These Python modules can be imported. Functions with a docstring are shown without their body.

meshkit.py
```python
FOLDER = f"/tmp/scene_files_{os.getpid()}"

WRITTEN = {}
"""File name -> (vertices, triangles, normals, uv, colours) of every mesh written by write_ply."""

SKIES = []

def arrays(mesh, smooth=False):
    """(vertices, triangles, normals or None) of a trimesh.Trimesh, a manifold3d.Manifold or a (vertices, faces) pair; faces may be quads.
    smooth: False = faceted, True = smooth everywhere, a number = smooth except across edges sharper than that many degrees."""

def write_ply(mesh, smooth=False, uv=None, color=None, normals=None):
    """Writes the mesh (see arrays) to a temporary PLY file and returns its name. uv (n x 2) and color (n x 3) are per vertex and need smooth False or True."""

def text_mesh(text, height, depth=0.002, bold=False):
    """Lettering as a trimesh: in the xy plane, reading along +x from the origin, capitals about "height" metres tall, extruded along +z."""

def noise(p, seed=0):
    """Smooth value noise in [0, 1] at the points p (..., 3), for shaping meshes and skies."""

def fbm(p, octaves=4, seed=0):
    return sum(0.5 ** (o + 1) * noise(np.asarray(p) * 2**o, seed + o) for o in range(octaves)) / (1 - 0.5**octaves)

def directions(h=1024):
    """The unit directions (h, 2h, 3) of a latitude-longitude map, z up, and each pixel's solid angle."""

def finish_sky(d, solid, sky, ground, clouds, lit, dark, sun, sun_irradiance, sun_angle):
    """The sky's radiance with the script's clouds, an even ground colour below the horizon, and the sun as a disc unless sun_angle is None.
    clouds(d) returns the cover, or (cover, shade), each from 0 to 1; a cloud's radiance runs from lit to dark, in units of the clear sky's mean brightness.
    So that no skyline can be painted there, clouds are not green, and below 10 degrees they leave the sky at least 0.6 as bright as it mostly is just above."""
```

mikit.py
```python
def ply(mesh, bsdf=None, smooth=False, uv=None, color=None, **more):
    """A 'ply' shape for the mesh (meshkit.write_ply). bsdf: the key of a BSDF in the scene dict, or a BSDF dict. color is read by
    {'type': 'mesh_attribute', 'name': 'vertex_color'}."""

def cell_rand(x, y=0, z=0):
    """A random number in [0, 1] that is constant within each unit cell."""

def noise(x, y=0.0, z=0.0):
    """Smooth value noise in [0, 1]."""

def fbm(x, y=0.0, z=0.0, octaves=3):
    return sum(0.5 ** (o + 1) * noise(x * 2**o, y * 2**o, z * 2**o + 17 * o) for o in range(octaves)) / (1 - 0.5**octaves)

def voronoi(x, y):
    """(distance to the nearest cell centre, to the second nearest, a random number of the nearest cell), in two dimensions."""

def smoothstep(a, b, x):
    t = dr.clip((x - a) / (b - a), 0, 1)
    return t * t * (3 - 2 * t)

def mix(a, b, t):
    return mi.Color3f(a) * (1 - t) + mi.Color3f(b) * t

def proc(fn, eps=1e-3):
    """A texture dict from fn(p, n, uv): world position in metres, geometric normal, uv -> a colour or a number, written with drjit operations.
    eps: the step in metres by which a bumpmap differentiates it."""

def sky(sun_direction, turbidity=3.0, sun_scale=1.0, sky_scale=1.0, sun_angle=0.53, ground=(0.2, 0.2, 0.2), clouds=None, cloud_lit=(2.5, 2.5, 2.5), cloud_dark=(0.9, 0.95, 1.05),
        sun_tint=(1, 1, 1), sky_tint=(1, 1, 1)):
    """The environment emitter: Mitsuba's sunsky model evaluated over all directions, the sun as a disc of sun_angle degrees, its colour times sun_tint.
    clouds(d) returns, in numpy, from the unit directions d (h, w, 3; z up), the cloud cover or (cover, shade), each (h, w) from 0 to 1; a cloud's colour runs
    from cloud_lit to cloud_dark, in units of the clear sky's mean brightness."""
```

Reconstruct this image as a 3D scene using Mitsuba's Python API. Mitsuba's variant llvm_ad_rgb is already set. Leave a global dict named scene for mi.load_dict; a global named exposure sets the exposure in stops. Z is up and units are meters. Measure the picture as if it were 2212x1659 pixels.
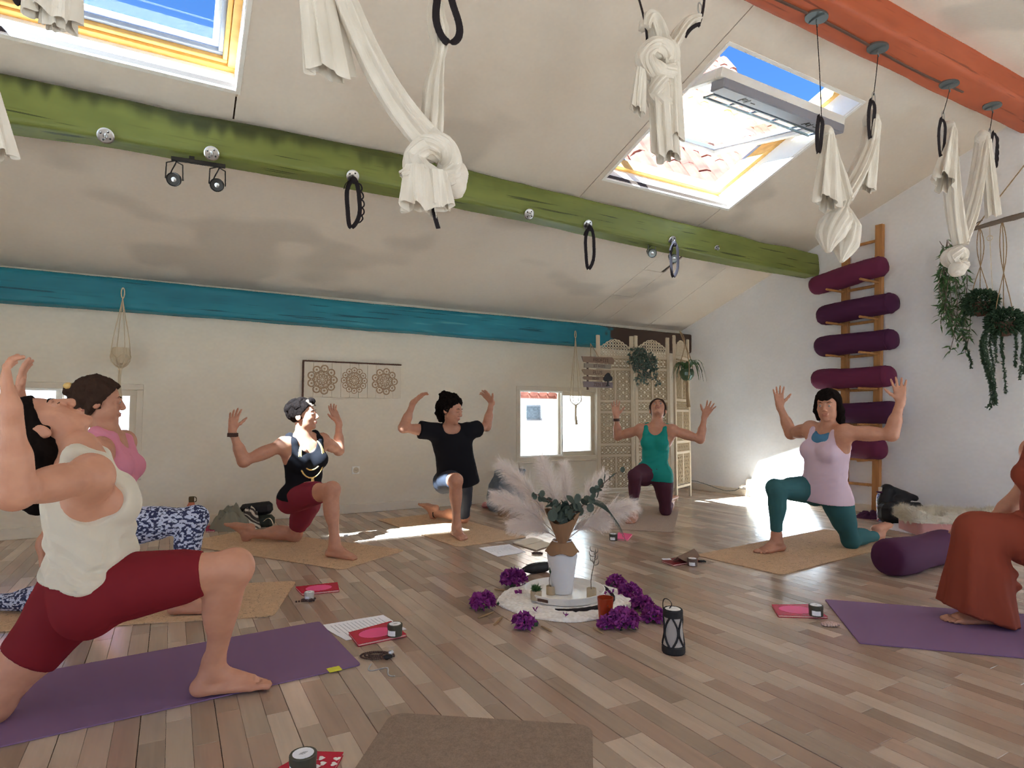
import math, random
import numpy as np, trimesh, mitsuba as mi, mikit, meshkit
from scipy.interpolate import CubicSpline
from shapely.geometry import Polygon, box as sbox, Point, LineString
from shapely import affinity
from shapely.ops import unary_union
import drjit as dr

# ---------------------------------------------------------------- camera, sky, exposure
T = mi.ScalarTransform4f
YAW, PITCH, CAM_H = math.radians(29.4), math.radians(3.24), 1.0
CDIR = [math.sin(YAW) * math.cos(PITCH), math.cos(YAW) * math.cos(PITCH), math.sin(PITCH)]
SUN = (-0.66, -0.42, 1.0)
exposure = 2.7
scene, labels = {}, {}
scene['camera'] = {'type': 'perspective', 'fov': 2 * math.degrees(math.atan(1106 / 1300)), 'fov_axis': 'x', 'near_clip': 0.02,
                   'to_world': T().look_at(origin=[0, 0, CAM_H], target=[CDIR[0], CDIR[1], CAM_H + CDIR[2]], up=[0, 0, 1])}
scene['sky'] = mikit.sky(SUN, turbidity=2.5, sun_scale=7.0, sky_scale=0.88, ground=(0.3, 0.29, 0.28), sky_tint=(0.60, 0.95, 1.35), sun_tint=(0.62, 0.96, 1.5))

# ---------------------------------------------------------------- helpers
rng = np.random.default_rng(7)
rnd = random.Random(11)
V = lambda *a: np.array(a, float)
def nrm(v):
    v = np.asarray(v, float); return v / (np.linalg.norm(v) + 1e-12)
def lin(c):
    c = np.asarray(c, float) / 255
    return [float(x) for x in np.where(c <= .04045, c / 12.92, ((c + .055) / 1.055) ** 2.4)]
def mat(name, rgb=None, rough=.7, tex=None, spec=.4, bump=None, scale=1, **k):
    b = {'type': 'principled', 'base_color': mikit.proc(tex) if tex else {'type': 'rgb', 'value': lin(rgb)}, 'roughness': rough, 'specular': spec, **k}
    if bump: b = {'type': 'bumpmap', 'arbitrary': mikit.proc(bump, 2e-3), 'scale': scale, 'bsdf': b}
    scene['m_' + name] = {'type': 'twosided', 'bsdf': b}
    return 'm_' + name
def free(key):
    if key not in scene and key not in labels and not any(k.startswith(key + '__') for k in scene): return key
    i = 1
    while True:
        k = f'{key}_{i:03d}'
        if k not in scene and k not in labels and not any(q.startswith(k + '__') for q in scene): return k
        i += 1
NEXT = {}
def obj(name, mesh, m, parent=None, smooth=False, **kw):
    base = (parent + '__' if parent else '') + name
    n = NEXT.get(base, 0); key = base if n == 0 else f'{base}_{n:03d}'
    NEXT[base] = n + 1
    scene[key] = mikit.ply(mesh, m, smooth, **kw) if not isinstance(mesh, dict) else mesh
    return key
def thing(name, label=None, cat=None, group=None):
    n = NEXT.get(name, 0); key = name if n == 0 else f'{name}_{n:03d}'
    NEXT[name] = n + 1
    tag(key, label, cat, group); return key
def tag(key, label=None, cat=None, group=None, kind=None):
    d = labels.setdefault(key, {})
    for a, b in (('label', label), ('category', cat), ('group', group), ('kind', kind)):
        if b: d[a] = b
    return key
def cat_(ms): return trimesh.util.concatenate([m for m in ms])
def box(a, b, bev=0.0):
    a, b = np.minimum(a, b).astype(float), np.maximum(a, b).astype(float)
    if bev <= 0:
        m = trimesh.creation.box(b - a); m.apply_translation((a + b) / 2); return m
    pts = []
    for sx in (0, 1):
        for sy in (0, 1):
            for sz in (0, 1):
                c = np.where([sx, sy, sz], b, a); s = np.where([sx, sy, sz], -bev, bev)
                for k in range(3):
                    q = c + s; q[k] = c[k]; pts.append(q)
    return trimesh.convex.convex_hull(np.array(pts))
def frame_of(d, up=(0, 0, 1)):
    d = nrm(d); s = np.cross(d, up)
    if np.linalg.norm(s) < 1e-3: s = np.cross(d, (1, 0, 0))
    s = nrm(s); return s, np.cross(s, d), d
def xf(m, x, y, z, o):
    M = np.eye(4); M[:3, 0], M[:3, 1], M[:3, 2], M[:3, 3] = x, y, z, o
    m = m.copy(); m.apply_transform(M)
    if np.linalg.det(M[:3, :3]) < 0: m.invert()
    return m
def move(m, t=(0, 0, 0), rz=0.0, s=1.0):
    m = m.copy(); m.apply_scale(s)
    m.apply_transform(trimesh.transformations.rotation_matrix(rz, (0, 0, 1))); m.apply_translation(t); return m
def ring_mesh(rings, closed=False, cap=True):
    R = np.array(rings); n, k = R.shape[:2]
    v = R.reshape(-1, 3); i, j = np.meshgrid(np.arange(n if closed else n - 1), np.arange(k), indexing='ij')
    a, b = (i * k + j).ravel(), (i * k + (j + 1) % k).ravel()
    c, d = (((i + 1) % n) * k + (j + 1) % k).ravel(), (((i + 1) % n) * k + j).ravel()
    f = np.vstack([np.c_[a, b, c], np.c_[a, c, d]])
    if cap and not closed:
        v = np.vstack([v, R[0].mean(0), R[-1].mean(0)]); q = np.arange(k); z = n * k
        f = np.vstack([f, np.c_[(q + 1) % k, q, np.full(k, z)], np.c_[q + (n - 1) * k, (q + 1) % k + (n - 1) * k, np.full(k, z + 1)]])
    m = trimesh.Trimesh(v, f, process=False)
    return m
def spline(pts, n):
    p = np.asarray(pts, float)
    if len(p) == 2: return p[0] + (p[1] - p[0]) * np.linspace(0, 1, n)[:, None]
    t = np.r_[0, np.cumsum(np.linalg.norm(np.diff(p, axis=0), axis=1))]
    return CubicSpline(t, p)(np.linspace(0, t[-1], n))
def frames(p, closed=False):
    t = np.roll(p, -1, 0) - np.roll(p, 1, 0) if closed else np.gradient(p, axis=0)
    t /= np.linalg.norm(t, axis=1, keepdims=True) + 1e-12
    s = frame_of(t[0])[0]; S = []
    for q in t:
        s = nrm(s - q * (s @ q)); S.append(s)
    S = np.array(S); return S, np.cross(t, S), t
def tube(pts, r, sides=8, n=None, closed=False, cap=True, pleat=0, amp=0.0, flat=1.0, twist=0.0, phase=0.0, side=None):
    """A swept tube; r a number or a list along the path; pleat and amp give it gathered folds, flat squashes it, side orients the wide axis."""
    p = np.asarray(pts, float)
    if n: p = spline(np.vstack([p, p[:1]]) if closed else p, n + (1 if closed else 0)); p = p[:-1] if closed else p
    m = len(p); r = np.interp(np.linspace(0, 1, m), np.linspace(0, 1, len(np.atleast_1d(r))), np.atleast_1d(r))
    S, U, t = frames(p, closed)
    if side is not None:
        S = np.array([nrm(np.asarray(side, float) - q * (q @ np.asarray(side, float))) for q in t]); U = np.cross(t, S)
    a = np.arange(sides) * 2 * np.pi / sides; rings = []
    for i in range(m):
        w = twist * i / max(m - 1, 1)
        k = r[i] * (1 + amp * (np.cos(pleat * a + phase + 1.3 * np.sin(2.1 * i / m)) * .7 + .3 * np.cos((pleat * 1.9 // 1) * a + 2))) if pleat else r[i] * np.ones(sides)
        rings.append(p[i] + (k * np.cos(a + w))[:, None] * S[i] + (k * np.sin(a + w) * flat)[:, None] * U[i])
    return ring_mesh(rings, closed, cap)
def ribbon(pts, w, th, n=None, side=(1, 0, 0), closed=False):
    return tube(pts, w / 2, 8, n, closed, flat=th / w, side=side)
def lathe(prof, o=(0, 0, 0), sides=32):
    """prof: (radius, z) points from bottom to top; closed at both ends."""
    a = np.arange(sides) * 2 * np.pi / sides
    return ring_mesh([np.c_[r * np.cos(a), r * np.sin(a), np.full(sides, z)] + np.asarray(o, float) for r, z in prof])
def prism(poly, h0, h1):
    g = getattr(poly, 'geoms', [poly]); out = []
    for q in g:
        m = trimesh.creation.extrude_polygon(q, h1 - h0, engine='earcut'); m.apply_translation((0, 0, h0)); out.append(m)
    return cat_(out)
def ball(c, r, sub=2, sc=(1, 1, 1)):
    m = trimesh.creation.icosphere(sub, 1.0); m.vertices = m.vertices * np.asarray(sc) * r + np.asarray(c); return m
def bumpy(m, amp, freq, seed=0, oct=3):
    m = m.copy(); n = m.vertex_normals
    m.vertices = m.vertices + n * ((meshkit.fbm(m.vertices * freq, oct, seed) - .5) * 2 * amp)[:, None]; return m

# ---------------------------------------------------------------- materials
C3 = mi.Color3f
def c3(rgb): return C3(*lin(rgb))
def t_wall(p, n, uv):
    f = mikit.fbm(p.x * 2.1, p.y * 2.1, p.z * 2.1, 4); g = mikit.noise(p.x * 45, p.y * 45, p.z * 45)
    return mikit.mix(c3((216, 205, 186)), c3((227, 218, 202)), f) * (0.97 + 0.05 * g)
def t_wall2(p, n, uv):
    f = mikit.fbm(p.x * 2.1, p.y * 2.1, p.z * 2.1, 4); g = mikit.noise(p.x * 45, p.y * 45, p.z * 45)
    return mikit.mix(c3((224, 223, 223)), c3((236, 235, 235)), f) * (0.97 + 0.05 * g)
def t_ceil(p, n, uv):
    f = mikit.fbm(p.x * 1.3, p.y * 1.7, p.z, 4); g = mikit.noise(p.x * 60, p.y * 60, p.z * 60)
    s = mikit.smoothstep(.62, .75, mikit.fbm(p.x * 1.1 + 9, p.y * 1.6, 0, 3)) * .18
    return mikit.mix(c3((210, 196, 180)), c3((220, 209, 194)), f) * (0.98 + 0.04 * g) * (1 - s)
def t_floor(p, n, uv):
    g = mikit.fbm(p.x * 95 + uv.y * 31, p.y * 5 + uv.y * 17, uv.y * 9, 3)
    w = mikit.noise(p.x * 18 + 6 * mikit.noise(p.x * 9, p.y * 2 + uv.y * 13, 3) + uv.y * 11, p.y * 1.3 + uv.y * 7, 1)
    k = uv.x
    c = mikit.mix(c3((144, 124, 106)), c3((190, 170, 150)), k)
    c = mikit.mix(c, mikit.mix(c3((148, 122, 104)), c3((174, 148, 128)), k), mikit.smoothstep(.55, .8, uv.y))
    return c * (0.86 + .16 * g + .12 * w)
def wood_tex(a, b, dark, top=None, seed=0., ax=0):
    def f(p, n, uv):
        u, v, w = (p.x, p.y, p.z) if ax == 0 else (p.z, p.x, p.y)
        g = mikit.fbm(u * 1.6 + seed, v * 38, w * 38, 3); s = mikit.noise(u * 5 + seed, v * 70, w * 70)
        c = mikit.mix(c3(a), c3(b), mikit.fbm(u * 3, v * 9 + seed, w * 9, 3))
        k = mikit.smoothstep(.66, .74, g) * .8 + mikit.smoothstep(.7, .95, s) * .2
        if top is not None:
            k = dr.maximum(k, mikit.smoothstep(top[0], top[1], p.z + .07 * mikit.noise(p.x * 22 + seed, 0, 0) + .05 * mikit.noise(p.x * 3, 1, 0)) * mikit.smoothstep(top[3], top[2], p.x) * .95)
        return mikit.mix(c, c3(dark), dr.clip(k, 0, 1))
    return f
def t_blue(p, n, uv):
    base = wood_tex((22, 98, 116), (38, 128, 142), (16, 66, 82), seed=3.)(p, n, uv)
    chalk = mikit.smoothstep(.6, .8, mikit.fbm(p.x * 3, p.y * 30, p.z * 30, 3)) * mikit.smoothstep(1.2, 2.2, p.x) * mikit.smoothstep(4., 3., p.x) * .5
    c = mikit.mix(base, c3((90, 160, 165)), chalk)
    return mikit.mix(c, c3((62, 44, 36)), mikit.smoothstep(4.95, 5.15, p.x + .2 * mikit.noise(p.x * 20, p.z * 30, 0)))
def t_cork(p, n, uv):
    a = mikit.noise(p.x * 260, p.y * 260, 0); b = mikit.fbm(p.x * 40, p.y * 40, 1, 3); s = mikit.noise(p.x * 120 + 5, p.y * 120, 2)
    return mikit.mix(c3((176, 142, 110)), c3((208, 176, 142)), .5 * a + .5 * b) * (1 - .35 * mikit.smoothstep(.78, .9, s))
def t_taupe(p, n, uv):
    return mikit.mix(c3((158, 138, 122)), c3((180, 160, 143)), mikit.noise(p.x * 200, p.y * 200, 0))
def t_near(p, n, uv):
    return mikit.mix(c3((118, 100, 86)), c3((148, 128, 110)), .5 * mikit.noise(p.x * 300, p.y * 300, 0) + .5 * mikit.fbm(p.x * 60, p.y * 60, 0, 3))
def t_cloth_white(p, n, uv):
    return mikit.mix(c3((196, 187, 173)), c3((214, 206, 194)), mikit.noise(p.x * 30, p.y * 30, p.z * 8))
def t_print(p, n, uv):
    a = mikit.fbm(p.x * 95, p.y * 95, p.z * 95, 3)
    return mikit.mix(c3((188, 194, 214)), c3((44, 48, 78)), mikit.smoothstep(.47, .53, a))
def t_skin(p, n, uv):
    f = mikit.fbm(p.x * 26, p.y * 26, p.z * 26, 3)
    return mikit.mix(c3((176, 120, 94)), c3((196, 144, 117)), f)
def t_hair(p, n, uv):
    f = mikit.fbm(p.x * 90, p.y * 90, p.z * 22, 3)
    return mikit.mix(c3((12, 9, 9)), c3((30, 22, 19)), f)
def t_pine(p, n, uv):
    g = mikit.fbm(p.x * 2.2, p.y * 30, p.z * 50, 3) + .35 * mikit.noise(p.x * 40, p.y * 2, p.z * 40)
    return mikit.mix(c3((196, 140, 66)), c3((226, 176, 100)), g)
def t_rack(p, n, uv):
    return mikit.mix(c3((156, 104, 58)), c3((196, 142, 88)), mikit.fbm(p.x * 60, p.y * 60, p.z * 3, 3))
def t_rug(p, n, uv):
    g = mikit.noise(p.x * 90, p.y * 90, 0); return mikit.mix(c3((224, 219, 210)), c3((245, 242, 236)), g)
def t_felt(p, n, uv):
    return mikit.mix(c3((70, 78, 88)), c3((120, 130, 140)), mikit.fbm(p.x * 30, p.y * 30, p.z * 30, 3))
def t_flowerprint(p, n, uv):
    a = mikit.noise(p.x * 70, p.y * 70, p.z * 70); b = mikit.noise(p.x * 60 + 9, p.y * 60, p.z * 60)
    return mikit.mix(mikit.mix(c3((70, 90, 150)), c3((205, 205, 215)), mikit.smoothstep(.35, .6, a)), c3((170, 50, 60)), mikit.smoothstep(.68, .75, b))
def t_tile(p, n, uv):
    return mikit.mix(c3((92, 38, 28)), c3((140, 84, 66)), mikit.fbm(p.x * 4, p.y * 4, p.z * 4, 3))
W = mat('wall', tex=t_wall, rough=.85, spec=.2)
W2 = mat('wall_white', tex=t_wall2, rough=.85, spec=.2)  # right wall plaster with the cool daylight mixed into its colour
CE = mat('ceiling', tex=t_ceil, rough=.9, spec=.15)
FL = mat('floor', tex=t_floor, rough=.2, spec=.5)
mat('floor_base', (60, 46, 36), .6)
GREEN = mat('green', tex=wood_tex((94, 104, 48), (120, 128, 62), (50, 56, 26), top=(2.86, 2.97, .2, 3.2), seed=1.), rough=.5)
BLUE = mat('blue', tex=t_blue, rough=.5)
ORANGE = mat('orange', tex=wood_tex((158, 74, 44), (176, 90, 56), (112, 46, 26), seed=5.), rough=.55)
CORK = mat('cork', tex=t_cork, rough=.8, spec=.2); TAUPE = mat('taupe', tex=t_taupe, rough=.8, spec=.2); NEARM = mat('nearcork', tex=t_near, rough=.85, spec=.2)
PURPLE = mat('purple_mat', (120, 92, 122), .75, spec=.25)
SILK = mat('silk', tex=t_cloth_white, rough=.8, spec=.15)
scene['m_silk_thin'] = {'type': 'principledthin', 'base_color': {'type': 'rgb', 'value': lin((236, 229, 218))}, 'roughness': .8, 'diff_trans': .9, 'spec_trans': 0.0}
PRINT = mat('print', tex=t_print, rough=.8); SKIN = mat('skin', tex=t_skin, rough=.48, spec=.4, sheen=.2)
HAIR = mat('hair', tex=t_hair, rough=.75, spec=.03); HAIRB = mat('hair_brown', (58, 42, 34), .7, spec=.08); FRINGE = mat('hair_fringe_sunlit', (120, 104, 90), .6, spec=.1); PINE = mat('pine', tex=t_pine, rough=.35); RACK = mat('rack', tex=t_rack, rough=.5)
RUG = mat('rug', tex=t_rug, rough=.95, spec=.05); FELT = mat('felt', tex=t_felt, rough=.9); FLOWERP = mat('flowerprint', tex=t_flowerprint, rough=.3)
TILE = mat('tile', tex=t_tile, rough=.9)
WHITE = mat('white', (238, 236, 230), .5); PAINTW = mat('paint_white', (232, 228, 220), .35); OFFW = mat('offwhite', (214, 202, 184), .7)
CREAM = mat('cream', (206, 192, 170), .7); BLACK = mat('black', (22, 20, 22), .6); STRAP = mat('strap', (30, 24, 27), .7, spec=.2)
METAL = mat('metal', (190, 190, 190), .28, metallic=1.0); GREYM = mat('grey_metal', (120, 128, 128), .4, metallic=.8); DARKM = mat('dark_metal', (58, 56, 54), .4, metallic=.6)
ALU = mat('alu', (150, 152, 162), .4, metallic=.3)
BURG = mat('burgundy', (100, 44, 68), .85, spec=.15, sheen=.5); PLUM = mat('plum', (72, 36, 62), .85, spec=.15, sheen=.5)
RED = mat('red', (176, 24, 50), .45); PINKC = mat('pink_card', (232, 84, 138), .5); PAPER = mat('paper', (236, 236, 240), .8)
OLIVE = mat('olive_tin', (66, 64, 52), .4); LABELW = mat('label_white', (228, 230, 234), .5)
LEAF = mat('leaf', (60, 92, 48), .6); LEAFD = mat('leaf_dark', (44, 66, 44), .6); EUCA = mat('euca', (66, 78, 68), .6); BOUG = mat('boug', (128, 42, 118), .6)
PAMPAS = mat('pampas', (240, 232, 226), .9, spec=.1); KRAFT = mat('kraft', (140, 108, 80), .85); ROPE = mat('rope', (198, 180, 152), .9); JUTE = mat('jute', (150, 124, 92), .9)
BROWNW = mat('brown_wood', (122, 98, 80), .7); DARKW = mat('dark_wood', (84, 58, 46), .7); TWIG = mat('twig', (112, 98, 86), .8)
TERRA = mat('red_glass', (150, 52, 26), .25); GREYV = mat('grey_vase', (206, 206, 208), .7)
scene['m_glass'] = {'type': 'thindielectric', 'int_ior': 1.33}
scene['m_pampas'] = {'type': 'principledthin', 'base_color': {'type': 'rgb', 'value': lin((244, 236, 230))}, 'roughness': .8, 'diff_trans': 1.0, 'spec_trans': 0.0}
scene['m_crystal'] = {'type': 'dielectric', 'int_ior': 1.5}
# ---------------------------------------------------------------- the setting
def struct(name, mesh, m, parent=None, smooth=False, label=None):
    k = obj(name, mesh, m, parent, smooth)
    if not parent: tag(k, label, None, None, 'structure')
    return k
XR, XL, YB, YF, YRIDGE = 6.45, -3.0, 6.4, -2.3, 2.1
SL = .335; LS = math.hypot(1, SL); ZB = 2.27; ZR = ZB + SL * (YB - YRIDGE)
O1, EX, ES, EN = V(0, YB, ZB), V(1, 0, 0), V(0, -1, SL) / LS, V(0, SL, 1) / LS
def on_roof(m): return xf(m, EX, ES, EN, O1)
def s_of(y): return (YB - y) * LS
# floor: slab and strips
struct('floor', box((XL - .2, YF - .2, -.2), (XR + .2, YB + .2, -.009)), 'm_floor_base', label='oak-look strip laminate floor of the yoga attic')
strips = []; sw = .0735; col = 0; x = 1.70 - 66 * sw
Rb = np.array([math.cos(YAW), -math.sin(YAW)]); Fb = np.array([math.sin(YAW), math.cos(YAW)])
tilt = 0
while x < XR:
    if col % 3 == 0: tilt = rng.uniform(-.0011, .0011)
    w = min(sw, XR - x); y = YF - rng.uniform(0, .4)
    while y < YB:
        l = rng.uniform(.36, .52); a, b = max(y, YF), min(y + l, YB)
        if b - a > .02:
            g0 = .0011 if col % 3 == 0 else .0004; g1 = .0011 if col % 3 == 2 else .0004
            if col == 65: g1 = .0022
            if col == 66: g0 = .0022
            xa, xb, ya, yb = x + g0, x + w - g1, a + .0005, b - .0005; e = .0012
            zz = rng.uniform(-.0003, .0003)
            v = [(xa, ya, -.009), (xb, ya, -.009), (xb, yb, -.009), (xa, yb, -.009), (xa, ya, -e + zz), (xb, ya, -e + zz), (xb, yb, -e + zz), (xa, yb, -e + zz),
                 (xa + e, ya + e, zz - tilt * .2), (xb - e, ya + e, zz + tilt * .2), (xb - e, yb - e, zz + tilt * .2), (xa + e, yb - e, zz - tilt * .2)]
            q = [(0, 1, 5, 4), (1, 2, 6, 5), (2, 3, 7, 6), (3, 0, 4, 7), (4, 5, 9, 8), (5, 6, 10, 9), (6, 7, 11, 10), (7, 4, 8, 11), (8, 9, 10, 11)]
            c = np.array([(xa + xb) / 2, (ya + yb) / 2]); dz = c @ Fb; sx = (c @ Rb) / max(dz, .01)
            strips.append((dz if dz > 1.5 and abs(sx) < .92 else 99 + dz, np.array(v), np.array(q), rng.random() ** 1.2, rng.random()))
        y += l
    x += w; col += 1
strips.sort(key=lambda s: s[0])
def uvq(v, q, a, b):   # split quads so that the edges stay crisp
    return (v[q].reshape(-1, 3), np.arange(len(q) * 4).reshape(-1, 4)), np.tile([[a, b]], (len(q) * 4, 1))
for s in strips[:300]:
    g, uv = uvq(s[1], s[2], s[3], s[4]); obj('strip', g, FL, 'floor', uv=uv)
vs, fs, us = [], [], []; n = 0
for s in strips[300:]:
    (v, f), uv = uvq(s[1], s[2], s[3], s[4]); vs.append(v); fs.append(f + n); us.append(uv); n += len(v)
k = obj('strip_field', (np.vstack(vs), np.vstack(fs)), FL, 'floor', uv=np.vstack(us)); tag(k, kind='stuff')
# walls
WIN_R, WIN_L = (3.70, 4.90, .50, 1.36), (-1.32, -.27, .50, 1.27)
back = sbox(XL - .3, -.2, XR + .3, ZB + .05)
for a, b, c, d in (WIN_R, WIN_L): back = back.difference(sbox(a, c, b, d))
def yz(poly, x0, x1): return xf(prism(poly, 0, x1 - x0), V(0, 1, 0), V(0, 0, 1), V(1, 0, 0), V(x0, 0, 0))
def xz(poly, y0, y1): return xf(prism(poly, 0, y1 - y0), V(1, 0, 0), V(0, 0, 1), V(0, -1, 0), V(0, y1, 0))
struct('wall_back', xz(back, YB, YB + .3), W, label='cream plaster back wall below the blue beam')
gable = Polygon([(YF - .3, -.2), (YB + .3, -.2), (YB + .3, ZB - .1), (YB, ZB), (YRIDGE, ZR), (YF, ZR - SL * (YRIDGE - YF)), (YF - .3, ZR - SL * (YRIDGE - YF))])
struct('wall_right', yz(gable, XR, XR + .25), W2, label='plaster gable wall on the right, cool daylight put into its colour')
lwall = gable
for a, b in ((-1.2, .3), (1.2, 2.4)): lwall = lwall.difference(sbox(a, .12, b, 2.0))  # openings added in this unseen wall to let more daylight in
struct('wall_left', yz(lwall, XL - .25, XL), W, label='white plaster gable wall out of view on the left')
front = sbox(XL - .3, -.2, XR + .3, ZR - SL * (YRIDGE - YF) + .05)
for a, b in ((-2.2, -.8), (.4, 1.8), (3.2, 4.6)): front = front.difference(sbox(a, .45, b, 1.75))  # window holes made up behind the camera to brighten the room
struct('wall_front', xz(front, YF - .3, YF), W, label='plaster wall behind the camera')
def bead(p, q, m, nm, h=.09, t=.014):
    struct(nm, box(p, q, .004), m)
struct('baseboard_back', box((XL, YB - .016, 0), (XR - .01, YB, .095), .004), W, label='painted baseboard along the back wall')
struct('baseboard_right', box((XR - .016, YF, 0), (XR, YB - .016, .085), .004), W, label='painted baseboard along the right wall')
# ceiling boards on the roof slab
SK1, SK2 = (-1.2, .29, s_of(4.05), s_of(3.2)), (3.2, 4.72, s_of(4.03), s_of(2.70))
h1, h2 = (sbox(a, c, b, d) for a, b, c, d in (SK1, SK2))
S0, S1, SM = 0.0, s_of(YRIDGE), s_of(4.3)
slab = sbox(XL - .3, -.35, XR + .3, S1)
def wider(h): a, c, b, d = h.bounds; return sbox(a - .012, c - .085, b + .012, d + .012)
struct('ceiling', cat_([on_roof(prism(slab.difference(h1).difference(h2), .013, .05)), on_roof(prism(slab.difference(wider(h1)).difference(wider(h2)), .05, .30))]), 'm_floor_base', label='sloping cream ceiling rising towards the orange beam')
panels = [sbox(XL, 0, 4.62, SM), sbox(4.626, 0, 5.0, s_of(5.72)), sbox(4.626, s_of(5.715), 4.93, s_of(5.16)), sbox(4.626, s_of(5.155), 4.88, SM), Polygon([(5.004, 0), (5.76, 0), (5.62, SM), (4.884, SM), (4.934, s_of(5.155)), (4.934, s_of(5.715)), (5.004, s_of(5.72))]),
          Polygon([(5.765, 0), (XR, 0), (XR, SM), (5.625, SM)]),
          sbox(XL, SM, .292, S1).difference(h1), sbox(.303, SM, 3.115, S1), sbox(3.123, SM, XR, S1).difference(h2).difference(sbox(4.64, SM, 4.648, s_of(4.03)))]
for p in panels: obj('panel', on_roof(prism(p, 0, .0125)), CE, 'ceiling')
O2, ES2, EN2 = V(0, YRIDGE, ZR), V(0, -1, -SL) / LS, V(0, -SL, 1) / LS
rs = sbox(XL - .3, 0, XR + .3, (YRIDGE - YF + .35) * LS)
for a, b in ((-2.4, -1.2), (-.2, 1.0), (2.0, 3.2), (4.2, 5.6)): rs = rs.difference(sbox(a, 2.85, b, 4.35))  # unseen skylights added so more sun bounces into the room
struct('ceiling_001', xf(prism(rs, 0, .2), EX, ES2, EN2, O2), CE, label='ceiling slope behind the orange beam')
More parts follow.
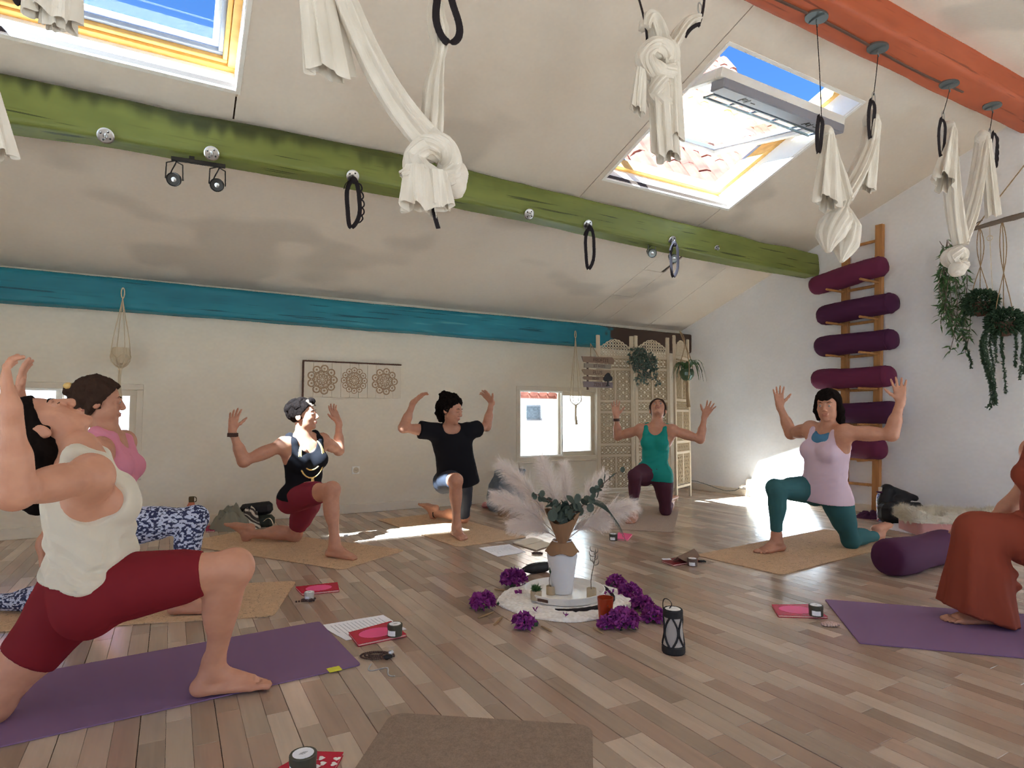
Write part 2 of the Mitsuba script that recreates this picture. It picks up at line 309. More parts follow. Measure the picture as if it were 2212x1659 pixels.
# skylights: lining, pine frame, sash, glass
def ring(x0, x1, s0, s1, t, w0, w1):
    return on_roof(prism(sbox(x0, s0, x1, s1).difference(sbox(x0 + t, s0 + t, x1 - t, s1 - t)), w0, w1))
def bars(o, name, x0, x1, s0, s1, t, w0, w1, m, f=lambda q: q, bev=.004):
    for a, b in (((x0, s0, w0), (x1, s0 + t, w1)), ((x0, s1 - t, w0), (x1, s1, w1)), ((x0, s0 + t, w0), (x0 + t, s1 - t, w1)), ((x1 - t, s0 + t, w0), (x1, s1 - t, w1))):
        obj(name, on_roof(f(box(a, b, bev))), m, o)
def skylight(n, sk, ang, label):
    x0, x1, s0, s1 = sk; o = f'window_{n}'; tag(o, label, None, None, 'structure')
    NEXT[o] = 1
    D_ = .2; lo = s0 - .065
    for p, q in (((x0, s1 - .002, .0), (x1, s1 + .011, D_)), ((x0 - .011, lo, .012), (x0 + .002, s1, D_)), ((x1 - .002, lo, .012), (x1 + .011, s1, D_))): obj('lining', on_roof(box(p, q)), PAINTW, o)
    lw = prism(Polygon([(s0 + .001, 0), (lo + .001, D_), (lo - .012, D_), (s0 - .012, 0)]), x0, x1); obj('lining', on_roof(xf(lw, V(0, 1, 0), V(0, 0, 1), V(1, 0, 0), V(0, 0, 0))), PAINTW, o)
    bars(o, 'trim', x0 - .028, x1 + .028, s0 - .028, s1 + .028, .028, -.006, .002, PAINTW, bev=.002)
    bars(o, 'frame', x0 - .01, x1 + .01, lo - .015, s1 + .012, .055, D_, D_ + .10, PINE)
    bars(o, 'flashing', x0 - .06, x1 + .06, lo - .07, s1 + .06, .10, D_ + .101, D_ + .13, ALU)
    sm, wm = (s0 + s1) / 2, D_ + .06; R = trimesh.transformations.rotation_matrix(-ang, (1, 0, 0), (0, sm, wm))
    def f(q): q.apply_transform(R); return q
    a, b, c, d = x0 + .047, x1 - .047, lo + .042, s1 - .045
    bars(o, 'sash', a, b, c, d, .028 if not ang else .05, D_ + .02, D_ + .09, PINE if not ang else PAINTW, f)
    g_ = .026 if not ang else .045; bars(o, 'gasket', a + g_, b - g_, c + g_, d - g_, .03, D_ + .05, D_ + .085, ALU, f)
    if not ang: bars(o, 'outer_bead', a + .05, b - .05, c + .05, d - .05, .04, D_ + .088, D_ + .105, WHITE, f)
    pane = trimesh.Trimesh([(a + .05, c + .05, D_ + .07), (b - .05, c + .05, D_ + .07), (b - .05, d - .05, D_ + .07), (a + .05, d - .05, D_ + .07)], [[0, 1, 2], [0, 2, 3]], process=False)
    obj('pane', on_roof(f(pane)), 'm_glass', o)
    if ang:
        obj('vent_box', on_roof(f(box((a + .02, d - .11, D_ - .05), (b - .02, d + .02, D_ + .02), .008))), ALU, o)
        obj('vent_bar', on_roof(f(cat_([box((a + .10, d - .25, D_ - .04), (b - .10, d - .235, D_ - .025)), box((a + .10, d - .16, D_ - .04), (b - .10, d - .145, D_ - .025))] + [box((q - .008, d - .25, D_ - .038), (q + .008, d - .145, D_ - .027)) for q in np.linspace(a + .11, b - .11, 6)]))), GREYM, o)
        for q in (a + .34, b - .36):
            z_ = D_ - .052; sg = [box((q - .06, d - .085, z_), (q - .052, d - .01, z_ + .003)), box((q + .0, d - .085, z_), (q + .008, d - .02, z_ + .003)), box((q + .04, d - .055, z_), (q + .085, d - .047, z_ + .003))]
            sg.append(trimesh.creation.annulus(.014, .021, .003, transform=T_(q - .026, d - .045, z_ + .0015), sections=14))
            obj('pictogram', on_roof(f(cat_(sg))), DARKM, o)
def T_(x, y, z): m = np.eye(4); m[:3, 3] = x, y, z; return m
skylight(1, SK1, 0.0, 'large skylight with pine frame and blue sky, over the left half of the green beam')
skylight(2, SK2, math.radians(30), 'tilted open roof window with roof tiles behind it, beside the orange beam')
# vertical windows in the back wall
def slider(n, w, split, label):
    a, b, c, d = w; o = f'window_{n}'; tag(o, label, None, None, 'structure'); NEXT[o] = 1
    y0, y1 = YB - .012, YB + .1
    def fr(name, x0, x1, z0, z1, t, ya, yb, m):
        for p, q in (((x0, ya, z0), (x1, yb, z0 + t)), ((x0, ya, z1 - t), (x1, yb, z1)), ((x0, ya, z0 + t), (x0 + t, yb, z1 - t)), ((x1 - t, ya, z0 + t), (x1, yb, z1 - t))): obj(name, box(p, q, .003), m, o)
    fr('frame', a - .035, b + .035, c - .035, d + .035, .05, y0, y1, OFFW)
    fr('sash', a + .015, split + .03, c + .015, d - .015, .02, y0 + .02, y0 + .05, WHITE)
    fr('sash', split - .02, b - .015, c + .015, d - .015, .055, y0 + .055, y0 + .085, OFFW)
    for x0, x1, yy in ((a + .03, split + .01, y0 + .035), (split + .02, b - .05, y0 + .07)):
        obj('pane', trimesh.Trimesh([(x0, yy, c + .03), (x1, yy, c + .03), (x1, yy, d - .03), (x0, yy, d - .03)], [[0, 1, 2], [0, 2, 3]], process=False), 'm_glass', o)
    obj('sill', box((a - .04, YB - .03, c - .055), (b + .04, YB + .02, c - .03), .004), OFFW, o)
slider(3, WIN_R, 4.33, 'sliding window in the back wall beside the carved screen, bright house outside')
slider(4, WIN_L, -.86, 'bright window at the left end of the back wall behind the two women')
# beams
def log_beam(name, x0, x1, yc, zc, hy, hz, m, label, bend=lambda x: (0, 0), r=.035, amp=.012, seed=0, n=150):
    a = np.arange(48) * 2 * np.pi / 48; e = 7.0
    cy = np.sign(np.cos(a)) * np.abs(np.cos(a)) ** (2 / e) * hy; cz = np.sign(np.sin(a)) * np.abs(np.sin(a)) ** (2 / e) * hz
    rings = []
    for x in np.linspace(x0, x1, n):
        P = np.c_[np.full(48, x), cy, cz]; d = (meshkit.fbm(P * (2.2, 9, 9) + seed * 17, 4, seed) - .5) * 2 * amp + (meshkit.noise(P * (.8, 3, 3), seed + 5) - .5) * amp * 2
        dy, dz = bend(x); k = 1 + d / max(hy, hz)
        rings.append(np.c_[P[:, 0], yc + dy + cy * k, zc + dz + cz * k])
    k = obj(name, ring_mesh(rings), m, smooth=30); tag(k, label, 'beam'); return k
def gb(x): return (0, .035 * math.cos((x - 1.6) * .75) - .02)
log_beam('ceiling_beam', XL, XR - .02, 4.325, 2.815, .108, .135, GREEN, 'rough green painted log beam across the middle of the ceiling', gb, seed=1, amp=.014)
log_beam('ceiling_beam_001', XL, XR - .01, 6.30, 2.085, .105, .14, BLUE, 'turquoise blue painted beam along the top of the back wall', lambda x: (0, -.012 * (x + 1) / 4), seed=2, amp=.010)
log_beam('ceiling_beam_002', XL, XR - .01, 2.20, 3.62, .14, .125, ORANGE, 'orange painted ridge beam with hammocks hanging from it', lambda x: (-.03 * (x - 4.5) / 2, 0), seed=3, amp=.009)
NEXT['ceiling_beam'] = 3
# crack in the orange beam's underside
pts = [(x, 2.215 + .012 * math.sin(x * 3.1) - .012 * (x - 4.5), 3.489) for x in np.linspace(2.8, 5.2, 30)]
obj('crack', tube(pts, .011, 6, flat=.5), DARKW, 'ceiling_beam_002')
# neighbouring houses outside
h = thing('neighbouring_house', 'white sunlit house with tiled eave seen through the sliding window', 'house')
obj('wall', xz(sbox(-7, -4, 7.4, 1.42).difference(sbox(6.55, .95, 6.95, 1.28)), 11, 11.3), WHITE, h)
w_ = obj('window', box((6.55, 11.08, .95), (6.95, 11.12, 1.28)), ALU, h); obj('pane', box((6.58, 11.06, .98), (6.92, 11.075, 1.25)), FELT, w_)
rf = obj('roof', xf(prism(Polygon([(10.5, 1.40), (15, 3.2), (15, 3.32), (10.5, 1.52)]), 0, 14.4), V(0, 1, 0), V(0, 0, 1), V(1, 0, 0), V(-7, 0, 0)), TILE, h)
for i in range(14): obj('eave_tile', tube([(4.4 + .22 * i, 10.42, 1.5), (4.4 + .22 * i, 11.2, 1.82)], .1, 8, flat=.6), TILE, rf)
h = thing('neighbouring_house', 'cream rendered house wall seen through the right pane of the sliding window', 'house')
obj('wall', box((7.46, 11.4, -4), (10.5, 13, 4.0)), CREAM, h); obj('trim', box((7.44, 11.35, -4), (7.60, 11.4, 4.0)), WHITE, h)
h = thing('neighbouring_house', 'taller neighbouring house with sunlit clay tile roof seen through the tilted roof window', 'house')
obj('wall', box((6.9, 7.8, -4), (13.0, 10.2, 5.0)), WHITE, h)
rf = obj('roof', xf(prism(Polygon([(7.4, 5.0), (11.4, 11.0), (11.4, 10.8), (7.4, 4.8)]), 0, 6.6), V(0, 1, 0), V(0, 0, 1), V(1, 0, 0), V(6.6, 0, 0)), TILE, h)
tl = trimesh.creation.cylinder(.185, .58, sections=10); tl = trimesh.intersections.slice_mesh_plane(tl, (0, 1, 0), (0, 0, 0))
ud = nrm(V(0, 4, 6)); un = nrm(V(0, -6, 4))
for r in range(14):
    for c in range(18):
        p = V(6.75 + .37 * c, 7.42, 5.03) + ud * (.2 + .5 * r) + un * rng.uniform(0, .04)
        obj('tile', xf(tl, V(1, 0, 0), nrm(un + .10 * rng.normal(size=3)), ud, p), TILE, rf)
# ---------------------------------------------------------------- figures: one smooth surface from blended bones
class Blob:
    def __init__(s): s.p = []
    def cone(s, a, b, ra, rb, k=.02, tag='', caps=(), flat=None):
        s.p.append(dict(t='c', a=np.asarray(a, float), b=np.asarray(b, float), ra=ra, rb=rb, k=k, tag=tag, caps=caps, flat=flat)); return s
    def ell(s, c, r, R=None, k=.02, tag='', caps=()):
        s.p.append(dict(t='e', c=np.asarray(c, float), r=np.asarray(r, float), R=np.eye(3) if R is None else np.asarray(R, float), k=k, tag=tag, caps=caps)); return s
    def cut(s, c, r, k=.01, R=None, tag=''):
        s.p.append(dict(t='e', c=np.asarray(c, float), r=np.ones(3) * np.asarray(r, float), R=np.eye(3) if R is None else np.asarray(R, float), k=k, tag=tag, neg=True, caps=())); return s
    def mesh(s, h, tags=None, grow=0.0, region=None, lo=None):
        P = [q for q in s.p if tags is None or (q['tag'] in tags)]
        bb = []
        for q in P:
            if q['t'] == 'c':
                r = max(q['ra'], q['rb']) + grow; A = np.minimum(q['a'], q['b']) - r; B = np.maximum(q['a'], q['b']) + r
            else:
                e = np.sqrt(((q['R'] * (q['r'] + grow)[:, None]) ** 2).sum(0)); A, B = q['c'] - e, q['c'] + e
            m = q['k'] * 1.2 + 2 * h; bb.append((A - m, B + m))
        lo = np.min([b[0] for q, b in zip(P, bb) if not q.get('neg')], 0); hi = np.max([b[1] for q, b in zip(P, bb) if not q.get('neg')], 0)
        n = np.ceil((hi - lo) / h).astype(int) + 1; F = np.full(n, 1.0, np.float32)
        ax = [lo[i] + h * np.arange(n[i]) for i in range(3)]
        for q, (A, B) in zip(P, bb):
            i0 = np.clip(np.floor((A - lo) / h).astype(int), 0, n - 1); i1 = np.clip(np.ceil((B - lo) / h).astype(int) + 1, 0, n)
            if np.any(i1 <= i0): continue
            X = np.stack(np.meshgrid(*[ax[i][i0[i]:i1[i]] for i in range(3)], indexing='ij'), -1).astype(np.float32)
            if q['t'] == 'c':
                ba = (q['b'] - q['a']).astype(np.float32); d0 = X - q['a'].astype(np.float32); t = np.clip(d0 @ ba / max(ba @ ba, 1e-9), 0, 1)
                e = d0 - t[..., None] * ba
                if q['flat'] is not None:
                    nn, f = q['flat']; nn = np.asarray(nn, np.float32); e = e + ((f - 1) * (e @ nn))[..., None] * nn
                d = np.linalg.norm(e, axis=-1) - (q['ra'] + (q['rb'] - q['ra']) * t) - grow
            else:
                Y = (X - q['c'].astype(np.float32)) @ q['R'].T.astype(np.float32); r = (q['r'] + grow).astype(np.float32)
                k0 = np.linalg.norm(Y / r, axis=-1); k1 = np.linalg.norm(Y / r ** 2, axis=-1); d = k0 * (k0 - 1) / np.maximum(k1, 1e-6)
            for c, m in q['caps']: d = np.maximum(d, (X - np.asarray(c, np.float32)) @ np.asarray(m, np.float32))
            S = tuple(slice(a, b) for a, b in zip(i0, i1)); G = F[S]; k = q['k']
            if q.get('neg'): d = -d - 0 * grow; w = np.maximum(k - np.abs(G - d), 0) / k; F[S] = np.maximum(G, d) + w * w * k * .25
            else: w = np.maximum(k - np.abs(G - d), 0) / k; F[S] = np.minimum(G, d) - w * w * k * .25
        if region is not None:
            near = np.nonzero(F < 3 * h); Q = np.stack([ax[i][near[i]] for i in range(3)], -1)
            F[near] = np.maximum(F[near], region(Q))
        return nets(F, lo, h)
def nets(F, lo, h):
    """Naive surface nets of the grid's zero level."""
    F = np.pad(F, 1, constant_values=1.0); lo = np.asarray(lo) - h
    I = F < 0; n = np.array(F.shape)
    c = [I[a:n[0] - 1 + a, b:n[1] - 1 + b, d:n[2] - 1 + d] for a in (0, 1) for b in (0, 1) for d in (0, 1)]
    s = sum(x.astype(np.int8) for x in c); act = np.nonzero((s > 0) & (s < 8)); idx = np.full(n - 1, -1, np.int64); m = len(act[0]); idx[act] = np.arange(m)
    acc, cnt = np.zeros((m, 3)), np.zeros(m); A = np.stack(act, -1)
    corner = np.array([(a, b, d) for a in (0, 1) for b in (0, 1) for d in (0, 1)])
    val = [F[act[0] + a, act[1] + b, act[2] + d] for a, b, d in corner]
    for i in range(8):
        for j in range(i + 1, 8):
            if np.abs(corner[i] - corner[j]).sum() == 1:
                x = (val[i] < 0) != (val[j] < 0); t = val[i][x] / (val[i][x] - val[j][x])
                acc[x] += corner[i] + t[:, None] * (corner[j] - corner[i]); cnt[x] += 1
    v = lo + h * (A + acc / cnt[:, None]); f = []
    for d in range(3):
        u, w = (d + 1) % 3, (d + 2) % 3
        a0 = [slice(None)] * 3; a1 = [slice(None)] * 3; a0[d] = slice(0, -1); a1[d] = slice(1, None)
        E = I[tuple(a0)] != I[tuple(a1)]; e = np.stack(np.nonzero(E), -1); e = e[(e[:, u] > 0) & (e[:, w] > 0) & (e[:, u] < n[u] - 1) & (e[:, w] < n[w] - 1)]
        fl = I[tuple(a0)][tuple(e.T)]
        def g(du, dw): q = e.copy(); q[:, u] -= du; q[:, w] -= dw; return idx[tuple(q.T)]
        q = np.stack([g(1, 1), g(0, 1), g(0, 0), g(1, 0)], -1); q[~fl] = q[~fl][:, ::-1]; f.append(q)
    f = np.vstack(f); f = f[(f >= 0).all(1)]
    return trimesh.Trimesh(v, np.vstack([f[:, [0, 1, 2]], f[:, [0, 2, 3]]]), process=False)
def folds(m, amp, freq, seed, dirn=None, power=1.0):
    """Cloth folds: noise stretched along dirn, moved along the normals."""
    v = m.vertices; q = v * freq
    if dirn is not None:
        d = nrm(dirn); q = q - (q @ d)[:, None] * d * .82
    m.vertices = v + m.vertex_normals * ((np.abs(meshkit.fbm(q, 3, seed) - .5) * 2) ** power * amp)[:, None]; return m
def hand(B, wr, tip, nrmal, thumb, L=.175, spread=.35, curl=.25, tag='skin'):
    d = nrm(tip - wr); n = nrm(nrmal - d * (d @ nrmal)); s = np.cross(d, n); s = s if s @ thumb > 0 else -s    # s towards the thumb
    q = L / .175; kn = wr + d * .088 * q
    B.cone(wr - d * .015, wr + d * .02, .024, .026, .02, tag, flat=(n, 1.35))
    for a in (-.027, -.009, .009, .027): B.cone(wr + d * .015 + s * a * .55, kn + s * a * q, .017 * q, .0135 * q, .012, tag, flat=(n, 1.25))
    B.ell(wr + d * .035 * q + s * .022 * q + n * .006, V(.017, .028, .013) * q, np.array([s, d, n]), .012, tag)
    for a, l, r in ((.029, .070, .0082), (.0098, .079, .0085), (-.0098, .073, .0081), (-.028, .057, .0072)):
        e = nrm(d + s * a * spread * 26 * .35); p = kn + s * a * q * 1.02; fwd = n; c = curl * (1 + .5 * (a < 0))
        for i, w in enumerate((.45, .31, .24)):
            g = nrm(e * math.cos(c * (i + .4)) + fwd * math.sin(c * (i + .4))); p2 = p + g * l * w * q
            B.cone(p, p2, r * q * (1.04 - .09 * i), r * q * (.97 - .09 * i), .005, tag); p = p2
    p = wr + d * .028 * q + s * .026 * q; e = nrm(d * .62 + s * .72 + n * .25)
    for l, r0, r1, b in ((.038, .0125, .0105, 0.), (.030, .0105, .0092, .25), (.025, .0093, .0072, .4)):
        g = nrm(e + d * b * .7); p2 = p + g * l * q; B.cone(p, p2, r0 * q, r1 * q, .008, tag); p = p2
def foot(B, an, ball_, sole, L=.235, tag='skin'):
    d = nrm(ball_ - an - np.asarray(sole) * ((ball_ - an) @ sole)); sole = nrm(np.asarray(sole, float) - d * (d @ sole)); s = np.cross(d, sole)
    dn = sole * .058
    heel = an + dn - d * .038 + sole * -.004; mid = an + dn * .82 + d * .06; bl = an + dn + d * .125 - sole * -.006
    B.cone(an - sole * .03, an + sole * .02 - d * .012, .035, .036, .03, tag)
    B.ell(heel, V(.031, .036, .031), np.array([s, d, sole]), .025, tag)
    B.cone(an + sole * .015 + d * .01, bl - sole * .004, .036, .026, .03, tag, flat=(sole, 1.15))
    for a in (-.022, .0, .022): B.cone(heel + s * a * .6 + sole * .006, bl + s * a * 1.25 + sole * .004, .024, .021, .02, tag, flat=(sole, 1.2))
    for i, a in enumerate((-.033, -.0155, .0005, .0165, .031)):
        l = (.056, .06, .054, .046, .036)[i]; r = (.0125, .0088, .0084, .008, .0078)[i]; b = bl + s * a * 1.05 + sole * .009 + d * (.012 - .25 * abs(a))
        B.cone(b, b + d * l * .55 - sole * .003, r, r, .006, tag); B.cone(b + d * l * .55 - sole * .003, b + d * l + sole * .003, r, r * .95, .005, tag)
def head(B, c, f, u, q=1.0, tag='skin'):
    f, u = nrm(f), nrm(u - nrm(f) * (nrm(f) @ u)); s = np.cross(f, u); R = np.array([s, f, u])
    def P(a, b, e): return c + (s * a + f * b + u * e) * q
    E = lambda p, r, k=.012: B.ell(P(*p), V(*r) * q, R, k, tag)
    E((0, -.012, .035), (.073, .094, .080)); E((0, .030, -.025), (.058, .058, .075), .03); E((0, .022, -.062), (.052, .052, .042), .03)
    E((0, .066, -.098), (.021, .019, .016), .022)
    for a in (-1, 1):
        E((a * .040, .052, -.028), (.020, .018, .018), .025)          # cheek
        E((a * .026, .080, .022), (.021, .009, .006), .012)            # brow ridge
        B.cut(P(a * .031, .098, .003), .0135 * q, .012, R)
        B.ell(P(a * .031, .0805, .002), V(.0145, .0115, .0105) * q, R, .004, tag)   # lids
        B.ell(P(a * .077, -.012, -.008), V(.010, .021, .032) * q, R, .008, tag)      # ear
        B.cut(P(a * .089, -.004, -.004), V(.007, .011, .016) * q, .006, R)
        E((a * .012, .098, -.036), (.0085, .009, .007), .006)          # nostril
    B.cone(P(0, .088, .012), P(0, .107, -.028), .0085 * q, .0115 * q, .012, tag)
    E((0, .088, -.060), (.024, .010, .006), .008); E((0, .086, -.071), (.020, .010, .0065), .008)
    return P, R, q
def face_parts(o, P, R, q, eyes=True, glasses=False):
    for a in (-1, 1):
        if eyes:
            e = obj('eye', ball(P(a * .031, .0829, .0010), .0098 * q, 2), 'm_sclera', o, True)
            obj('iris', ball(P(a * .031, .0893, .0005), .0046 * q, 1), BLACK, e, True)
        else:
            obj('eyelash', tube([P(a * .031 + i * .0105, .0918 - .006 * abs(i), -.0035 + .002 * abs(i)) for i in np.linspace(-1, 1, 7)], .0014 * q, 5), HAIR, o)
        obj('eyebrow', tube([P(a * (.016 + .032 * i), .0925 - .014 * i * i, .0215 + .006 * math.sin(2.6 * i)) for i in np.linspace(0, 1, 7)], [.002 * q, .0032 * q, .0014 * q], 6, flat=.7), HAIR, o)
    L = Blob(); L.ell(P(0, .0925, -.0602), V(.021, .0062, .0040) * q, R, .003); L.ell(P(0, .0915, -.0708), V(.018, .0066, .0046) * q, R, .003)
    obj('lips', L.mesh(.0018), 'm_lips', o, True)
mat('sclera', (168, 156, 148), .4)
mat('lips', (160, 98, 84), .5)
FAT = dict(w=1.0, b=1.0, l=1.0, a=1.0, hips=1.0, belly=1.0)
def person(J, face, hf, hu, label, fat={}, palm=None, feet=('r', 'l'), rear_up=True, h=.005, with_head=True, eyes=True, hq=1.0, arms=True):
    g = {**FAT, **fat}; J = {k: np.asarray(v, float) for k, v in J.items()}; B = Blob(); o = thing('person', label, 'person')
    P_, N_ = J['P'], J['N']; t = nrm(N_ - P_); r = nrm(J['SR'] - J['SL']); r = nrm(r - t * (r @ t)); fw = np.cross(t, r); fw = fw if fw @ V(*face, 0) > 0 else -fw
    L = np.linalg.norm(N_ - P_); Rb = np.array([r, fw, t]); rp = nrm(J['HR'] - J['HL']); rp = nrm(rp - t * (rp @ t)); fp = np.cross(t, rp); fp = fp if fp @ V(*face, 0) > 0 else -fp; Rp = np.array([rp, fp, t])
    w, b, l, a = g['w'], g['b'], g['l'], g['a']
    B.ell(P_ + t * .02, V(.150 * g['hips'], .105 * w, .115), Rp, .03, 'pelvis')
    B.ell(P_ + t * L * .36 + fw * .012, V(.128 * w, .095 * w * g['belly'], .13), Rb, .05, 'torso')
    B.ell(P_ + t * L * .66, V(.138 * w, .098 * w, .145), Rb, .05, 'torso')
    B.ell(P_ + t * L * .86 + fw * -.005, V(.128 * w, .078 * w, .075), Rb, .04, 'torso')
    for sg in (-1, 1): B.ell(P_ + t * L * .64 + r * sg * .072 * w + fw * .082 * w, V(.060, .052, .060) * b, Rb, .035, 'torso')
    for S in ('SL', 'SR'):
        B.cone(N_ - t * .03, J[S], .055, .048 * a, .035, 'shoulder'); B.cone(N_ + t * .035, J[S] * .55 + N_ * .45 + t * .012, .038, .036, .03, 'trap')
        B.ell(J[S], V(.053, .053, .058) * a, Rb, .03, 'shoulder')
        B.cone(J[S] - t * .02, P_ + t * L * .7 + r * (.1 if S == 'SR' else -.1), .048 * a, .06, .04, 'pit')
    hb = J['H'] - nrm(hf) * .012 - nrm(hu) * .05
    B.cone(N_ - t * .03, hb, .056, .050, .03, 'neck'); B.cone(N_ + fw * .01, hb + nrm(hf) * .02, .046, .044, .02, 'neck')
    for q, s_ in (('L', -1), ('R', 1)):
        if arms:
            S, E, Wr = J['S' + q], J['E' + q], J['W' + q]
            B.cone(S, E, .047 * a, .036 * a, .025, 'arm'); B.ell(S * .5 + E * .5, V(.045, .045, .085) * a, _al(E - S), .03, 'arm')
            B.cone(E, Wr, .037 * a, .0235 * a, .02, 'fore'); B.cone(E, E * .6 + Wr * .4, .037 * a, .037 * a, .03, 'fore')
            if palm and q in palm: hand(B, Wr, J['T' + q], np.asarray(palm[q][0], float), np.asarray(palm[q][1], float), spread=palm[q][2] if len(palm[q]) > 2 else .8, curl=palm[q][3] if len(palm[q]) > 3 else .18)
        H, K, A = J['H' + q], J['K' + q], J['A' + q]; td = nrm(K - H)
        B.ell(H - fp * .045 - t * .025, V(.092, .088, .10) * g['hips'], Rp, .04, 'pelvis')
        B.cone(H, K, .088 * l, .054 * l, .045, 'thigh' + q); B.cone(H * .75 + K * .25, K * .55 + H * .45, .088 * l, .073 * l, .04, 'thigh' + q)
        sd = nrm(A - K); bk = nrm(-(nrm(H - K) - sd * (nrm(H - K) @ sd)) * -1)
        B.ell(K - bk * .012, V(.050, .050, .055) * l, None, .03, 'knee' + q)
        B.cone(K, A, .050 * l, .031, .03, 'shin' + q); B.ell(K * .68 + A * .32 + bk * .022, V(.049, .049, .105) * l, _al(A - K), .04, 'shin' + q)
        if q.lower() in feet:
            if q == 'L' and rear_up: foot(B, A, J['FL'], V(0, 0, 1))
            else: foot(B, A, J['F' + q], V(0, 0, -1))
    hp = None
    if with_head:
        n0 = len(B.p); hp = head(B, J['H'], hf, hu, hq)
    obj('body', B.mesh(h), SKIN, o, True)
    if with_head: face_parts(o, *hp, eyes=eyes)
    return dict(o=o, B=B, J=J, t=t, r=r, fw=fw, L=L, P=P_, N=N_, hp=hp, Rb=Rb, fat=g, fp=fp, rp=rp, h=h)
def _al(d):
    s, u, d = frame_of(d); return np.array([s, u, d])
def tank(D, m, name='tank_top', hem=-.10, scoop=.075, strap=.026, grow=.007, loose=0.0, flare=None, fold=.006, seed=1, back=.10, hemtilt=0.0, hipcover=True, crease=0.0, arm=.066):
    """Sleeveless top: chest, belly and hips with a scooped neck and shoulder straps."""
    B, J, t, r, fw, L, P_, N_ = (D[k] for k in ('B', 'J', 't', 'r', 'fw', 'L', 'P', 'N'))
    G = Blob(); G.p = [q for q in B.p if q['tag'] in ('torso', 'pelvis')]
    for q in ('LR' if hipcover else ''):
        H_, K_ = J['H' + q], J['K' + q]; G.cone(H_, K_, .092 * D['fat']['l'], .058 * D['fat']['l'], .045, caps=((H_ + (K_ - H_) * .33, nrm(K_ - H_)),))
    for sg in (-1, 1):
        top = N_ + r * sg * .098 - t * -.004; f0, b0 = N_ + r * sg * .088 + fw * .082 - t * .13, N_ + r * sg * .085 - fw * .075 - t * .12
        for p, q in ((f0, N_ + r * sg * .098 + fw * .045 - t * .02), (N_ + r * sg * .098 + fw * .045 - t * .02, N_ + r * sg * .1 - fw * .02 + t * .012), (N_ + r * sg * .1 - fw * .02 + t * .012, b0)): G.cone(p, q, strap, strap, .012, 'strap')
    if loose: G.cone(P_ + t * L * .55 + fw * .02, P_ + t * (hem + .02) + fw * .02, .12 + loose * .4, .135 + loose, .04, 'torso', flat=(fw, 1.25))
    def region(Q):
        d = Q - P_; z = d @ t; a = (d @ fw); neck = np.linalg.norm((Q - (N_ + fw * .05 - t * .0)) * 1.0, axis=1)
        ht = hem + hemtilt * a
        k = ht - z
        dn = np.linalg.norm((Q - (N_ + fw * .085 + t * .02)) @ np.array([r, fw, t]).T / np.array([.9, 1.3, 1.25]), axis=1); k = np.maximum(k, scoop - dn)
        dn = np.linalg.norm((Q - (N_ - fw * .09 + t * .02)) @ np.array([r, fw, t]).T / np.array([.9, 1.3, 1.2]), axis=1); k = np.maximum(k, back - .025 - dn)
        for sg in (-1, 1):
            S = J['SR'] if sg > 0 else J['SL']
            e = (Q - (S - t * .055 + r * sg * .02)) @ np.array([r, fw, t]).T / np.array([.75, 1.1, 1.25]); k = np.maximum(k, arm - np.linalg.norm(e, axis=1))
        return k
    me = G.mesh(D['h'], None, grow, region); folds(me, fold, 9, seed, t * .6 + r * .8 if seed % 2 else t)
    if crease:
        v = me.vertices; d = v - P_; z = d @ t; a, c = d @ r, d @ fw; ph = meshkit.fbm(v * 5, 3, seed + 9)
        k = np.clip(1 - np.abs(z - .10) / .17, 0, 1); me.vertices = v + me.vertex_normals * (crease * k * (np.sin(z * 95 + c * 40 + a * 22 + ph * 16) * .6 + np.sin(z * 48 - c * 55 + ph * 22) * .5))[:, None]
    return obj(name, me, m, D['o'], True)
def bottoms(D, m, name='leggings', cut=dict(L=('A', .9), R=('A', .9)), grow=.005, waist=.12, fold=.004, seed=3, lower=True):
    B, J, t, P_ = D['B'], D['J'], D['t'], D['P']; G = Blob()
    wp = P_ + t * waist; G.p = [{**q, 'caps': ((wp, t),)} for q in B.p if q['tag'] == 'pelvis']
    for q in 'LR':
        c = cut[q]; K, H, A = J['K' + q], J['H' + q], J['A' + q]
        if c[0] == 'K': p0 = H + (K - H) * c[1]; caps = ((p0, nrm(K - H)),); tg = ('thigh' + q,)
        else: p0 = K + (A - K) * c[1]; caps = ((p0, nrm(A - K)),); tg = ('thigh' + q, 'knee' + q, 'shin' + q)
        for p in B.p:
            if p['tag'] in tg: G.p.append({**p, 'caps': caps if (c[0] == 'K' or p['tag'].startswith('shin')) else ()})
    me = G.mesh(D['h'], None, grow); folds(me, fold, 11, seed)
    return obj(name, me, m, D['o'], True)
def hair(D, cap=1.0, extra=(), m=HAIR, amp=.006, freq=60, grow=.010, seed=4, hl=.8):
    """Skull cap cut along the hairline, with buns, tails, fringes or long locks added."""
    P, R, q = D['hp']; c = P(0, 0, 0); H = Blob(); H.ell(P(0, -.016, .036), V(.076, .094, .083) * q * cap, R, .015)
    def region(Q):
        Y = (Q - c) @ R.T / q
        return (Y[:, 1] - .012 - hl * np.maximum(Y[:, 2], 0)) / 1.25
    ms = [H.mesh(.004, None, grow, region)]; X = Blob()
    for e in extra:
        if e[0] == 'b': X.ell(P(*e[1]), np.asarray(e[2]) * q, R, .015)
        else:
            for i in range(len(e[1]) - 1): X.cone(P(*e[1][i]), P(*e[1][i + 1]), e[2][i] * q, e[2][i + 1] * q, .012)
    if X.p: ms.append(X.mesh(.004))
    me = cat_(ms); v = me.vertices; Y = (v - c) @ R.T
    me.vertices = v + me.vertex_normals * ((meshkit.fbm(Y * freq * (1, .6, .3), 3, seed) - .5) * 2 * amp)[:, None]
    obj('hair', me, m, D['o'], True)
